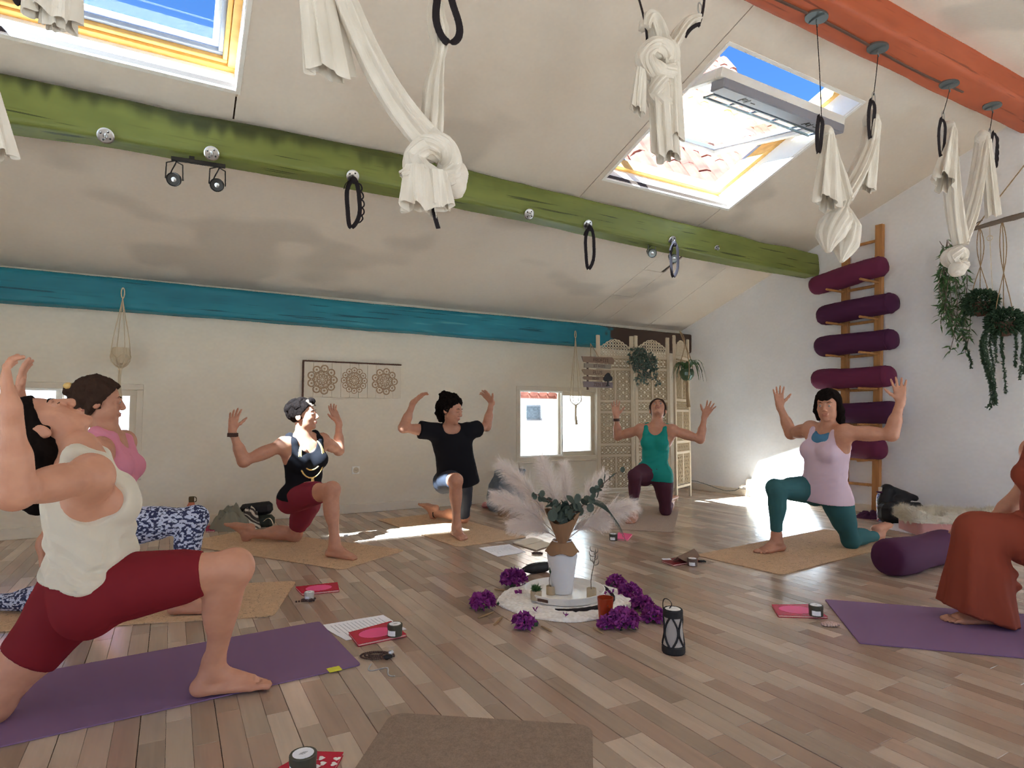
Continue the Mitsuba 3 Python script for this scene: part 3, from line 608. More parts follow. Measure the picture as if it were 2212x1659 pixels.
def curls(n, seed, r=.016, back=.55):
    g = np.random.default_rng(seed); out = []
    while len(out) < n:
        p = g.normal(size=3); p /= np.linalg.norm(p)
        if p[1] > .75 - back * (1 - p[2]) or p[2] < -.55: continue
        q = r * g.uniform(.7, 1.3); out.append(('b', (p[0] * .078, -.016 + p[1] * .097, .036 + p[2] * .086), (q, q, q)))
    return out
CREAMT = mat('cream_top', (200, 190, 172), .85, spec=.15); PINKT = mat('pink_top', (206, 130, 146), .85, spec=.15); BLACKT = mat('black_top', (26, 25, 29), .9, spec=.1)
TEALT = mat('teal_top', (26, 134, 122), .7, spec=.25); LILAC = mat('lilac_top', (206, 180, 190), .85, spec=.15); TEALP = mat('teal_leggings', (52, 94, 96), .75, spec=.2)
REDS = mat('red_shorts', (112, 24, 32), .75, spec=.2); WINE = mat('wine_shorts', (128, 44, 56), .75, spec=.2); PLUML = mat('plum_leggings', (78, 42, 54), .75, spec=.2)
RUST = mat('rust_trousers', (130, 62, 46), .85, spec=.15); GREYS = mat('charcoal_shorts', (52, 54, 62), .8, spec=.15); GOLD = mat('gold_bead', (214, 178, 110), .4); DBEAD = mat('dark_bead', (70, 46, 40), .5)
def band(o, name, c, d, r, m, th=.006, n=3):
    s, u, d = frame_of(d)
    for i in range(n):
        a = np.linspace(0, 2 * np.pi, 25)[:-1]
        obj(name, tube([c + d * (i - n / 2) * .009 + (s * math.cos(q) + u * math.sin(q)) * r for q in a], th, 6, closed=True), m, o)
up = V(0, 0, 1)
# near woman in cream top and red shorts
J1 = dict(P=(-.235, 2.53, .43), N=(-.262, 2.50, .875), H=(-.375, 2.56, .972), SL=(-.255, 2.665, .842), SR=(-.222, 2.345, .820), EL=(-.47, 2.86, .85), ER=(-.368, 2.105, .797), WL=(-.52, 2.95, 1.07), WR=(-.378, 2.06, 1.030), TL=(-.50, 2.93, 1.24), TR=(-.412, 2.11, 1.185),
          HL=(-.255, 2.615, .40), HR=(-.185, 2.45, .425), KL=(-.49, 2.61, .068), KR=(.200, 2.355, .475), AL=(-.90, 2.58, .055), AR=(.153, 2.47, .095), FL=(-1.08, 2.58, .03), FR=(.335, 2.445, .03))
D = person(J1, (1, .05), V(.42, -.03, .9), V(-.9, .02, .44), 'barefoot woman in cream sleeveless top and red shorts, head thrown back, on purple mat',
           dict(w=1.08, b=1.25, l=1.10, a=1.10, hips=1.12), dict(R=(V(.8, .3, .3), V(.6, .7, 0), .7, .4), L=(V(1, 0, 0), V(0, -1, 0))), h=.0045, eyes=False)
tank(D, CREAMT, hem=.03, grow=.009, loose=.02, fold=.012, seed=2, hemtilt=-.12, hipcover=False, crease=.008, arm=.098, back=.15)
bottoms(D, REDS, 'shorts', dict(R=('K', .76), L=('K', .60)), .006, waist=.10, fold=.003)
hair(D, 1.0, [('c', [(0, -.05, .06), (0, -.12, .03), (0, -.20, -.03), (.0, -.245, -.10)], [.076, .08, .068, .035]), ('c', [(.045, -.05, .03), (.05, -.11, -.02), (.05, -.18, -.08), (.045, -.20, -.15)], [.04, .045, .04, .02]), ('c', [(-.045, -.05, .03), (-.05, -.12, -.02), (-.05, -.2, -.09)], [.04, .045, .025]), ('c', [(.045, -.03, .03), (.052, -.085, -.03), (.055, -.14, -.09), (.055, -.16, -.15)], [.044, .056, .052, .025]), ('c', [(.05, -.06, -.05), (.06, -.08, -.13), (.07, -.06, -.19)], [.036, .028, .014])], amp=.006, freq=70)
# woman in pink behind her
J2 = dict(P=(-.262, 3.76, .452), N=(-.29, 3.805, .905), H=(-.332, 3.78, 1.085), SL=(-.23, 3.955, .873), SR=(-.312, 3.655, .845), EL=(-.359, 3.98, .63), ER=(-.416, 3.52, .631), WL=(-.351, 4.02, .40), WR=(-.506, 3.50, .417), TL=(-.275, 4.02, .235), TR=(-.49, 3.50, .24),
          HL=(-.232, 3.845, .429), HR=(-.276, 3.674, .44), KL=(-.45, 3.87, .066), KR=(.114, 3.594, .475), AL=(-.84, 4.06, .06), AR=(.075, 3.535, .095), FL=(-1.02, 4.13, .035), FR=(.25, 3.47, .03))
D = person(J2, (.94, -.33), V(.98, .06, -.02), up, 'woman in pink tank top and speckled blue leggings lunging behind the woman in cream', dict(w=1.0, b=1.05),
           dict(R=(V(1, 0, 0), V(0, 1, 0), .5, .4), L=(V(1, 0, 0), V(0, -1, 0), .5, .4)))
tank(D, PINKT, hem=-.06, fold=.007, seed=2); bottoms(D, PRINT, 'leggings', dict(R=('A', .93), L=('A', .93)))
hair(D, 1.03, curls(70, 1) + [('b', (0, -.12, .055), (.035, .035, .035)), ('c', [(.0, -.09, .0), (.0, -.09, -.05), (0.02, -.075, -.09)], [.05, .035, .022]), ('c', [(.06, -.03, .0), (.055, -.05, -.06)], [.03, .02])], amp=.014, freq=80, grow=.014, m=HAIRB)
P, R, q = D['hp']; c = obj('hair_clip', bumpy(ball(P(.02, -.135, .075), .022, 2, (1, 1.2, .8)), .003, 80), GOLD, D['o'], True)
# sunlit woman in black top and wine shorts
J3 = dict(P=(.892, 4.86, .405), N=(.875, 4.78, .85), H=(.862, 4.755, 1.022), SL=(1.022, 4.825, .825), SR=(.724, 4.735, .803), EL=(1.20, 5.035, .735), ER=(.456, 4.736, .690), WL=(1.20, 5.05, .963), WR=(.373, 4.72, .909), TL=(1.128, 5.075, 1.13), TR=(.385, 4.67, 1.075),
          HL=(.960, 4.93, .385), HR=(.822, 4.834, .395), KL=(.885, 5.15, .066), KR=(1.026, 4.501, .477), AL=(.549, 5.37, .058), AR=(1.04, 4.435, .09), FL=(.424, 5.51, .03), FR=(1.152, 4.29, .03))
f3 = V(.55, -.84, 0); D = person(J3, (.55, -.84), V(.86, -.48, .12), V(-.1, 0, 1), 'sunlit woman in black tank top and wine shorts wearing a long bead necklace', dict(w=1.05, b=1.15, l=1.02),
           dict(R=(f3, V(1, .2, 0), 1.0, .1), L=(f3, V(-1, -.3, 0), .5, .2)))
tank(D, BLACKT, hem=.0, scoop=.095, fold=.004, seed=1); bottoms(D, WINE, 'shorts', dict(R=('K', .66), L=('K', .8)), .006)
hair(D, 1.0, curls(60, 2, .015) + [('b', (-.03, -.105, .06), (.045, .04, .045)), ('c', [(-.03, .06, .108), (.0, .078, .098), (.03, .068, .092)], [.016, .02, .014])], amp=.010, freq=70, grow=.012)
P, R, q = D['hp']; Fb_ = Blob(); [Fb_.cone(P(x, .055, .10), P(x * 1.25, .088, .062), .014 * q, .006 * q, .008) for x in (-.035, -.015, .006, .026)]; obj('fringe', bumpy(Fb_.mesh(.004), .004, 90), FRINGE, D['o'], True)  # fringe coloured lighter than the hair, sunlight painted into it
band(D['o'], 'bracelet', V(.378, 4.722, .885), V(0, 0, 1), .032, DBEAD)
N_, fw, r, t = D['N'], D['fw'], D['r'], D['t']
for w_, dz in ((.10, .30), (.085, .24)):
    pts = [N_ + r * w_ * math.sin(a) * (1 if dz > .2 else 1) + fw * (.055 + .085 * math.sin(abs(math.cos(a / 2)) * 1.4)) - t * (dz * math.cos(a / 2) ** 2 * 1.0 - .02) for a in np.linspace(-2.4, 2.4, 30)]
    obj('necklace', tube(pts, .0055, 6, pleat=0), GOLD, D['o'])
obj('pendant', tube([N_ + fw * .145 - t * .28, N_ + fw * .15 - t * .36], [.010, .014], 8), GOLD, D['o'])
# woman in black tee
J4 = dict(P=(2.250, 5.03, .45), N=(2.172, 4.965, .90), H=(2.150, 4.905, 1.073), SL=(2.315, 4.915, .882), SR=(2.025, 4.97, .882), EL=(2.562, 5.03, .922), ER=(1.735, 4.985, .916), WL=(2.604, 5.01, 1.150), WR=(1.797, 4.908, 1.135), TL=(2.478, 4.99, 1.275), TR=(1.877, 4.80, 1.235),
          HL=(2.325, 5.07, .415), HR=(2.16, 5.04, .44), KL=(2.435, 5.26, .068), KR=(2.084, 4.657, .48), AL=(2.275, 5.63, .058), AR=(2.112, 4.70, .09), FL=(2.225, 5.80, .03), FR=(2.10, 4.53, .03))
D = person(J4, (.13, -1), V(.55, -.80, -.22), up, 'woman in black t-shirt with curly ponytail lunging below the sliding window, eyes lowered', dict(w=1.0, b=1.05, l=.98),
           dict(R=(V(.4, -.5, -.9), V(.3, -1, .2), .5, .25), L=(V(-.5, -.5, -.8), V(-.2, -1, .2), .5, .25)), eyes=False)
B4 = Blob(); B4.p = [q for q in D['B'].p if q['tag'] in ('torso', 'shoulder', 'trap', 'pit')]
for S, E in (('SL', 'EL'), ('SR', 'ER')):
    s_, e_ = D['J'][S], D['J'][E]; c_ = s_ + (e_ - s_) * .5; B4.cone(s_, c_ + (e_ - s_) * .1, .062, .066, .03, 's', caps=((c_, nrm(e_ - s_)),))
t, fw, P_, N_, r = D['t'], D['fw'], D['P'], D['N'], D['r']
B4.cone(P_ + t * .3 + fw * .04, P_ + t * -.08 + fw * .06 + r * -.01, .15, .185, .04, 'h', flat=(fw, 1.2), caps=((P_ + t * -.03, -t),))
me = B4.mesh(.005, None, .010, lambda Q: np.maximum(.085 - np.linalg.norm(((Q - (N_ + fw * .05 + t * .035)) @ np.array([r, fw, t]).T) / np.array([1, 1.1, .9]), axis=1), (P_ - t * .06 - Q) @ t))
obj('t_shirt', folds(me, .008, 8, 4, t), BLACKT, D['o'], True); bottoms(D, GREYS, 'shorts', dict(R=('K', .72), L=('K', 1.0)), .006)
hair(D, 1.03, curls(60, 3) + [('b', (0, -.09, .10), (.055, .055, .05)), ('c', [(-.03, -.10, .06), (-.05, -.13, .0), (-.05, -.13, -.06), (-.045, -.11, -.11)], [.055, .06, .05, .03]), ('c', [(.06, -.02, .02), (.065, -.03, -.05)], [.02, .012])], amp=.020, freq=95, grow=.012)
band(D['o'], 'anklet', D['J']['AL'] * .9 + D['J']['KL'] * .1, D['J']['KL'] - D['J']['AL'], .040, BLACK, .004, 1)
# woman in teal tank
J5 = dict(P=(4.236, 4.60, .455), N=(4.284, 4.612, .905), H=(4.30, 4.61, 1.085), SL=(4.353, 4.465, .880), SR=(4.165, 4.72, .884), EL=(4.57, 4.305, .790), ER=(4.066, 4.96, .809), WL=(4.607, 4.276, 1.02), WR=(3.998, 4.90, 1.015), TL=(4.62, 4.18, 1.158), TR=(3.992, 4.91, 1.19),
          HL=(4.297, 4.552, .42), HR=(4.17, 4.675, .443), KL=(4.439, 4.664, .068), KR=(3.845, 4.45, .452), AL=(4.748, 4.918, .058), AR=(3.928, 4.565, .09), FL=(4.92, 5.0, .03), FR=(3.80, 4.46, .03))
D = person(J5, (-.8, -.6), V(-.50, -.52, .72), V(.45, .45, .75), 'woman in teal tank top and plum leggings gazing up in front of the carved screen', dict(w=.95, b=1.05, l=.95),
           dict(R=(V(-.5, -.8, 0), V(.8, -.5, 0), .9, .1), L=(V(-.6, -.8, .3), V(-.9, .5, .2), 1.2, .05)), eyes=True)
tank(D, TEALT, hem=-.09, fold=.006, seed=2, scoop=.085, crease=.003); bottoms(D, PLUML, 'leggings', dict(R=('A', .9), L=('A', .93)))
hair(D, 1.04, [('b', (0, -.10, .03), (.045, .04, .045))], amp=.008, m=HAIRB)
band(D['o'], 'bracelet', D['J']['WR'] - up * .03, up, .030, DBEAD)
# woman in lilac top
J6 = dict(P=(4.322, 2.835, .455), N=(4.325, 2.79, .912), H=(4.288, 2.775, 1.092), SL=(4.272, 2.638, .893), SR=(4.325, 2.945, .915), EL=(4.363, 2.366, .886), ER=(4.44, 3.20, .872), WL=(4.372, 2.30, 1.117), WR=(4.385, 3.26, 1.098), TL=(4.351, 2.297, 1.298), TR=(4.368, 3.26, 1.275),
          HL=(4.349, 2.777, .405), HR=(4.321, 2.94, .448), KL=(4.56, 2.80, .070), KR=(3.925, 2.969, .479), AL=(4.965, 2.813, .06), AR=(3.968, 3.005, .09), FL=(5.15, 2.83, .03), FR=(3.80, 3.02, .03))
D = person(J6, (-1, .05), V(-.95, -.32, -.03), up, 'woman in lilac tank top and teal leggings lunging in front of the bolster rack', dict(w=1.12, b=1.15, l=1.02, a=1.1, belly=1.15, hips=1.0),
           dict(R=(V(-.5, -.85, 0), V(.85, -.5, 0), 1.0, .05), L=(V(-.85, -.5, 0), V(-.4, .9, 0), 1.0, .1)))
tank(D, LILAC, hem=-.085, grow=.010, loose=.012, fold=.009, seed=2, scoop=.08, crease=.003); bottoms(D, TEALP, 'leggings', dict(R=('A', .82), L=('A', .84)), .005)
hair(D, 1.06, [('c', [(-.05, .07, .075), (-.02, .088, .062), (.02, .088, .062), (.05, .07, .075)], [.016, .02, .02, .016]), ('c', [(.07, .01, .03), (.078, -.01, -.04), (.07, -.03, -.09)], [.024, .028, .024]), ('c', [(-.07, .01, .03), (-.078, -.01, -.04), (-.07, -.03, -.1), (-.08, -.03, -.15)], [.026, .032, .034, .02]), ('c', [(0, -.09, .0), (0, -.085, -.06), (0, -.08, -.12)], [.06, .055, .04])], amp=.007, freq=60)
G = Blob(); N_, fw, t, r = D['N'], D['fw'], D['t'], D['r']
G.ell(N_ - t * .07 + fw * .055, V(.075, .055, .045), np.array([r, fw, t]), .01); G.p += [q for q in D['B'].p if q['tag'] == 'torso']
obj('sports_top', G.mesh(.005, None, .004, lambda Q: np.maximum(np.maximum(.055 - np.linalg.norm((Q - (N_ + fw * .08 + t * .03)) / 1.25, axis=1), (N_ - t * .2 - Q) @ t), np.maximum((Q - N_) @ t + .015, np.abs((Q - N_) @ r) - .095))), mat('blue_top', (70, 120, 150), .7), D['o'], True)
# woman at the right edge, mostly out of the frame
J7 = dict(P=(3.66, 1.27, .42), N=(3.73, 1.24, .87), H=(3.74, 1.24, 1.05), SL=(3.66, 1.11, .84), SR=(3.82, 1.37, .84), EL=(3.66, 1.0, .58), ER=(3.86, 1.45, .60), WL=(3.60, 1.0, .36), WR=(3.70, 1.56, .43), TL=(3.55, 1.0, .2), TR=(3.56, 1.64, .42),
          HL=(3.61, 1.20, .39), HR=(3.71, 1.33, .405), KL=(3.86, 1.02, .066), KR=(3.452, 1.478, .446), AL=(4.18, .78, .055), AR=(3.475, 1.465, .09), FL=(4.33, .66, .03), FR=(3.335, 1.565, .03))
D = person(J7, (-.8, .6), V(-.8, .6, 0), up, 'woman in wide rust trousers stepping onto the purple mat at the right edge', dict(w=1.0), dict(R=(V(-.5, .3, -.8), V(.5, .8, 0), .5, .3), L=(V(0, 1, 0), V(-1, 0, 0), .5, .3)))
tank(D, RUST, 'knotted_top', hem=.02); hair(D, 1.05, [('b', (0, -.1, .03), (.05, .05, .05))])
KR, HR, AR = (D['J'][k] for k in ('KR', 'HR', 'AR')); f7 = nrm(V(-.8, .6, 0)); s7 = V(.6, .8, 0)
G = Blob(); hem = AR + f7 * .035 - up * .045; hn = nrm(-up - f7 * -.28)
G.cone(HR, KR - f7 * .002 - up * .005, .125, .094, .03, flat=(s7, 1.1)); G.ell(HR, V(.15, .14, .13), None, .05)
G.cone(KR - f7 * .002, KR * .45 + AR * .55 + f7 * .005, .092, .122, .03, flat=(s7, 1.25)); G.cone(KR * .45 + AR * .55 + f7 * .005, hem - up * .08 + f7 * .0, .122, .170, .03, flat=(s7, 1.3), caps=((hem, hn),))
for i, (a, b) in enumerate(((-.10, .9), (.02, .5), (.12, .95), (-.05, -.9), (.10, -.8))): G.cone(KR + f7 * (.01 + a * .35) + s7 * b * .06, hem - up * .04 + f7 * a * .95 + s7 * b * .12, .020, .038, .03, caps=((hem, hn),))
for q, z in ((-.13, .21), (-.15, .15)): G.ell(KR * .4 + AR * .6 + f7 * q * .75 + up * (z - .19), V(.03, .05, .022), None, .03)
obj('trousers', folds(G.mesh(.006), .010, 9, 9, nrm(AR - KR)), RUST, D['o'], True)
G = Blob(); G.p = [q for q in D['B'].p if q['tag'] in ('pelvis', 'thighL', 'shinL', 'kneeL')]
obj('trousers', folds(G.mesh(.006, None, .015, lambda Q: Q[:, 2] - .53), .01, 8, 3), RUST, D['o'], True)
obj('knot', bumpy(ball(V(3.62, 1.36, .50), .05, 3), .012, 30), RUST, D['o'], True)
# ---------------------------------------------------------------- mats on the floor
def slab(name, label, c0, c1, length, m, cat='yoga mat', th=.005, r=.045, curl=None, width=None):
    """A mat from its two front corners, reaching back to the left of c0 -> c1 turned by 90 degrees."""
    c0, c1 = np.asarray(c0)[:2], np.asarray(c1)[:2]; u = nrm(np.r_[c1 - c0, 0]); w = width or np.linalg.norm(c1 - c0); v = np.array([-u[1], u[0], 0])
    p = sbox(0, 0, w, length).buffer(-r).buffer(r, 6) if r else sbox(0, 0, w, length)
    k = obj(name, xf(prism(p, .0015, .0015 + th), u, v, V(0, 0, 1), V(c0[0], c0[1], 0)), m); tag(k, label, cat); return k
slab('yoga_mat', 'cork mat with rounded corners in the foreground at the bottom edge', (1.215, 1.625), (.675, 2.025), 1.8, NEARM, r=.05)
k1 = slab('yoga_mat', 'purple mat with yellow tag under the woman in cream top and red shorts', (.692, 2.472), (.655, 3.085), 1.8, PURPLE, r=.015)
obj('tag', xf(box((.0, 0, .0067), (.05, .045, .0075)), V(1, .06, 0), V(-.06, 1, 0), V(0, 0, 1), V(0.563, 2.450, 0.000)), mat('yellow_tag', (206, 200, 60), .6), k1)
slab('yoga_mat', 'cork mat under the woman in pink tank top', (.47, 3.28), (.69, 3.91), 1.8, CORK)
slab('yoga_mat', 'cork mat under the sunlit woman in black tank and wine shorts', (1.0, 4.05), (1.59, 4.43), 1.75, CORK, width=.67)
slab('yoga_mat', 'cork mat under the woman in black t-shirt, crossed by the sun patch', (1.95, 4.31), (2.66, 4.39), 1.55, CORK, width=.68)
slab('yoga_mat', 'pale taupe mat under the woman in teal', (3.38, 4.43), (3.84, 3.94), 1.5, TAUPE)
slab('yoga_mat', 'cork mat under the woman in lilac top and teal leggings', (3.34, 3.22), (3.40, 2.55), 1.8, CORK)
slab('yoga_mat', 'purple mat under the rust trousers at the right edge', (3.15, 2.09), (2.68, 1.62), 1.8, PURPLE, r=.01)
# ---------------------------------------------------------------- bolster rack and bolsters on the right wall
k = thing('wall_rack', 'tall pine ladder rack holding bolsters on the right wall', 'rack')
def bar(a, b, w, d, m, name, par): 
    s, u, t = frame_of(np.asarray(b) - np.asarray(a), (1, 0, 0)); L = np.linalg.norm(np.asarray(b) - np.asarray(a))
    obj(name, xf(box((-w / 2, -d / 2, 0), (w / 2, d / 2, L), .004), s, u, t, np.asarray(a, float)), m, par)
ST = [((6.395, 3.985, 0), (6.395, 3.875, 2.90)), ((6.395, 3.645, 0), (6.395, 3.505, 3.02))]
for a, b in ST: bar(a, b, .075, .05, RACK, 'stile', k)
def st_at(i, z): a, b = (np.array(q) for q in ST[i]); return a + (b - a) * z / b[2]
BZ = [(2.515, .055), (2.145, .018), (1.79, .0), (1.425, -.005), (1.055, .0), (.69, .0)]
for z in [.30] + [.42] * 0 + [2.86]: bar(st_at(0, z), st_at(1, z), .028, .028, RACK, 'rung', k)
for i, (z, dz) in enumerate(BZ):
    bar(st_at(0, z - .128), st_at(1, z - .128), .028, .028, RACK, 'rung', k)
    for j in (0, 1):
        q = st_at(j, z - .121 + dz * (.35 if j else -.35)); obj('peg', tube([q + V(-.02, 0, 0), q + V(-.34, 0, 0)], .0125, 10, 2), RACK, k)
def bolster(c, d, L, r, m, label, seed, bend=0., sag=0.):
    s, u, d = frame_of(d); t = np.linspace(-1, 1, 40); prof = r * np.clip(1 - np.abs(t) ** 14, 0, 1) ** .5 * (1 + .05 * np.cos(3 * t + seed)) + .002
    pts = [np.asarray(c) + d * L / 2 * q + u * (bend * q * q - sag) + s * .012 * math.sin(3 * q + seed) for q in t]
    me = tube(pts, prof, 40); me = bumpy(me, .008, 7, seed)
    k = obj('bolster', me, m, smooth=True); tag(k, label, 'bolster', 'bolsters on the rack' if 'rack' in label else None)
    if 'rack' in label or True:
        obj('seam', tube([np.asarray(c) + d * L / 2 * .82 + (s * math.cos(a) + u * math.sin(a)) * r * .955 for a in np.linspace(0, 2 * np.pi, 30)[:-1]], .006, 5, closed=True), m, k)
names = ['topmost', 'second', 'third', 'fourth', 'fifth', 'lowest']
for i, (z, dz) in enumerate(BZ):
    ce = [3.79, 3.71, 3.735, 3.775, 3.73, 3.755][i]
    col = [BURG, PLUM, PLUM, BURG, PLUM, BURG][i]
    bolster((6.255, ce, z), (0, -1, dz * 1.6), .86 if i < 5 else .62, .108, col, f'{["burgundy", "plum"][col == PLUM]} bolster, {names[i]} on the ladder rack' + (', tilted' if i == 0 else ''), i)
bolster((4.34, 2.20, .115), (1, -.02, 0), .84, .112, PLUM, 'thick plum bolster lying on the floor beside the cork mat', 9, .012, .004)
# ---------------------------------------------------------------- wall panel with three mandalas
k = thing('wall_panel', 'whitewashed plank wall panel with three brown mandalas above the black-top woman', 'wall art')
x0, x1, z0, z1 = 1.155, 2.185, 1.215, 1.578
for i in range(11):
    a, b = x0 + (x1 - x0) * i / 11, x0 + (x1 - x0) * (i + 1) / 11; obj('plank', box((a + .001, 6.37, z0), (b - .001, 6.392, z1), .002), OFFW, k)
MB = mat('mandala', (160, 132, 102), .8)
def mandala(cx, cz, R, kind):
    def rg(r, t): return Point(0, 0).buffer(r + t / 2, 32).difference(Point(0, 0).buffer(r - t / 2, 32))
    g = []
    n = 9 if kind else 12
    for rr, pr, t in ((.78, .24, .014), (.52, .17, .011), (.27, .10, .011)):
        for i in range(n):
            a = 2 * np.pi * i / n + (np.pi / n if rr == .52 else 0); c = Point(rr * R * math.cos(a), rr * R * math.sin(a)).buffer(pr * R, 10)
            g.append(c.difference(c.buffer(-t * R * 4)))
            if rr > .5: g.append(Point(rr * R * math.cos(a), rr * R * math.sin(a)).buffer(pr * R * .3, 6))
    g += [rg(R * q, .02 * R * 2) for q in (.12, .38, .62)]
    if kind: o_ = unary_union([Point(.78 * R * math.cos(2 * np.pi * i / n), .78 * R * math.sin(2 * np.pi * i / n)).buffer(.28 * R, 12) for i in range(n)]); g.append(o_.difference(o_.buffer(-.045 * R)))
    U = unary_union(g); return xf(prism(U, 0, .002), V(1, 0, 0), V(0, 0, 1), V(0, -1, 0), V(cx, 6.3698, cz))
for i in range(3): obj('mandala', mandala(1.34 + .33 * i, 1.397, [.148, .138, .140][i], i != 1), MB, k)
obj('frame', cat_([box((x0 - .012, 6.36, z1), (x1, 6.40, z1 + .014)), box((x0 - .012, 6.36, z0), (x0, 6.40, z1))]), DARKW, k)
# sockets
k = thing('wall_socket', 'round power socket in a white plate on the back wall', 'socket')
obj('plate', box((1.665, 6.386, .41), (1.745, 6.4, .49), .004), WHITE, k); obj('socket_ring', xf(lathe([(.029, 0), (.031, .004), (.031, .006), (.024, .007), (.022, .003), (.001, .003)], sides=28), V(1, 0, 0), V(0, 0, 1), V(0, -1, 0), V(1.705, 6.386, .45)), CREAM, k)
for dx in (-.009, .009): obj('pin_hole', xf(lathe([(.003, 0), (.003, .0015)], sides=8), V(1, 0, 0), V(0, 0, 1), V(0, -1, 0), V(1.705 + dx, 6.383, .45)), BLACK, k)
k = thing('plug_adaptor', 'cream multi-plug adaptor with white plug at the foot of the right wall', 'plug')
obj('box', box((6.37, 5.20, .085), (6.447, 5.26, .225), .006), CREAM, k); obj('plug', cat_([box((6.37, 5.265, .12), (6.42, 5.335, .155), .01), box((6.38, 5.335, .10), (6.41, 5.375, .135), .008)]), WHITE, k)
obj('cable', tube([(6.40, 5.37, .11), (6.425, 5.5, .05), (6.425, 5.8, .06), (6.425, 6.3, .1)], .004, 6, 24), GREYM, k)
# ---------------------------------------------------------------- carved screen
k = thing('folding_screen', 'carved whitewashed wooden folding screen with lattice panels in the corner', 'screen')
SCR = mat('screen_wood', (190, 172, 146), .75); FRT = mat('fret_wood', (158, 136, 106), .8)
def fret(w, h, seed):
    g = [sbox(0, 0, w, h).difference(sbox(.007, .007, w - .007, h - .007))]; p = .046
    nx, ny = max(2, round(w / p)), max(2, round(h / p)); dx, dy = w / nx, h / ny
    for i in range(nx + 1):
        for j in range(ny + 1):
            c = Point(i * dx, j * dy).buffer(.025, 7); g.append(c.difference(Point(i * dx, j * dy).buffer(.0165, 7)))
            if (i + j + seed) % 2: g.append(Point(i * dx, j * dy).buffer(.009, 5))
    return unary_union(g).intersection(sbox(0, 0, w, h))
def arch(w, h):
    n = 9; o_ = unary_union([Point(w * (i + .5) / n, h * (.42 + .5 * math.sin(math.pi * (i + .5) / n) ** 1.5) * .86).buffer(w / n * .8, 8) for i in range(n)] + [Polygon([(0, 0), (w, 0)] + [(w * (1 - i / 12), h * (.42 + .5 * math.sin(math.pi * i / 12) ** 1.5) * .86) for i in range(13)])])
    o_ = o_.intersection(sbox(0, 0, w, h)); g = [o_.difference(o_.buffer(-.008))]
    for i in range(int(w / .036) + 1):
        for j in range(int(h / .036) + 1):
            c = Point(i * .036 + .01, j * .036 + .01); g.append(c.buffer(.019, 6).difference(c.buffer(.0125, 6)))
    return unary_union(g).intersection(o_)
def panel(h0, h1, zt):
    h0, h1 = V(*h0, 0), V(*h1, 0); u = nrm(h1 - h0); n = np.cross(u, up); w = np.linalg.norm(h1 - h0); sw_ = .042
    M = lambda m: xf(m, u, up, n, h0)
    for a in (0, w - sw_): obj('stile', M(box((a, 0, -.014), (a + sw_, zt, .014), .003)), SCR, k)
    iw = w - 2 * sw_; zs = [.17, .56, .69, 1.07, 1.20, 1.58, 1.72]
    zs = [z * zt / 1.98 for z in zs]
    for z in [.155] + zs[1:]: obj('rail', M(box((sw_, z - .015, -.011), (w - sw_, z + .015, .011), .002)), SCR, k)
    hw = iw / 2
    for i, (a, b, two) in enumerate(zip([.17] + zs[1:-1], zs[1:], (1, 0, 1, 0, 1, 0))):
        a, b = a + .015, b - .015
        if two:
            obj('mullion', M(box((sw_ + hw - .012, a, -.009), (sw_ + hw + .012, b, .009), .002)), SCR, k)
            for c in (0, 1): obj('fretwork', M(T2(prism(fret(hw - .012, b - a, i), -.005, .005), sw_ + c * (hw + .012), a)), FRT, k)
        else: obj('fretwork', M(T2(prism(fret(iw, b - a, i), -.005, .005), sw_, a)), FRT, k)
    obj('arch', M(T2(prism(arch(iw, zt * .985 - zs[-1] - .015), -.005, .005), sw_, zs[-1] + .015)), SCR, k)
def T2(m, x, y): m.apply_translation((x, y, 0)); return m
panel((4.33, 5.66), (4.79, 5.545), 1.98); panel((4.805, 5.54), (5.315, 5.49), 1.99); panel((5.345, 5.44), (5.83, 5.67), 2.02)
# ---------------------------------------------------------------- hanging plants and macrame
def macrame(label, top, z_pot, z_end, w, pot=None, m=ROPE, n=4):
    k = thing('macrame_hanger', label, 'plant hanger'); top = np.asarray(top, float); c = V(top[0], top[1], z_pot)
    obj('loop', tube([top + V(.012 * math.sin(a), 0, -.045 + .045 * math.cos(a)) for a in np.linspace(0, 2 * np.pi, 20)[:-1]], .005, 6, closed=True), m, k)
    for i in range(n):
        a = 2 * np.pi * (i + .3) / n; e = V(math.cos(a), math.sin(a), 0)
        obj('cord', tube([top - up * .09, top * .6 + c * .4 + e * w * .35, c + e * w + up * w * .8, c + e * w * .95 - up * w * .4, c - up * w * 1.25], .0042, 6, 30), m, k)
        e2 = V(math.cos(a + np.pi / n), math.sin(a + np.pi / n), 0)
        for ee in (e2, V(math.cos(a - np.pi / n), math.sin(a - np.pi / n), 0)): obj('cord', tube([c + e * w + up * w * .4, c + ee * w * 1.04 - up * w * .2, c - up * w * 1.2], .0036, 5, 14), m, k)
    obj('knot', bumpy(ball(c - up * w * 1.28, .018, 2), .004, 60), m, k)
    obj('tassel', tube([c - up * w * 1.3, c - up * (w * 1.3 + .5 * (c[2] - w * 1.3 - z_end)), V(c[0] + .01, c[1], z_end)], [.012, .010, .016], 14, 14, pleat=6, amp=.3), m, k)
    return k
macrame('cream macrame hanger with shell-like basket hanging from the blue beam on the left', V(-0.403, 6.150, 2.126), 1.52, 1.16, .075)
kb = obj('basket', bumpy(lathe([(.01, 1.455), (.045, 1.47), (.066, 1.52), (.066, 1.57), (.06, 1.605), (.054, 1.60), (.056, 1.56), (.02, 1.49)], (V(-0.403, 6.150, 2.126)) * V(1, 1, 0), 24), .003, 40), ROPE); tag(kb, 'small woven basket held in the left macrame hanger', 'basket')
macrame('empty beige macrame hanger in front of the sliding window', V(4.404, 6.185, 2.098), 1.25, .92, .075)
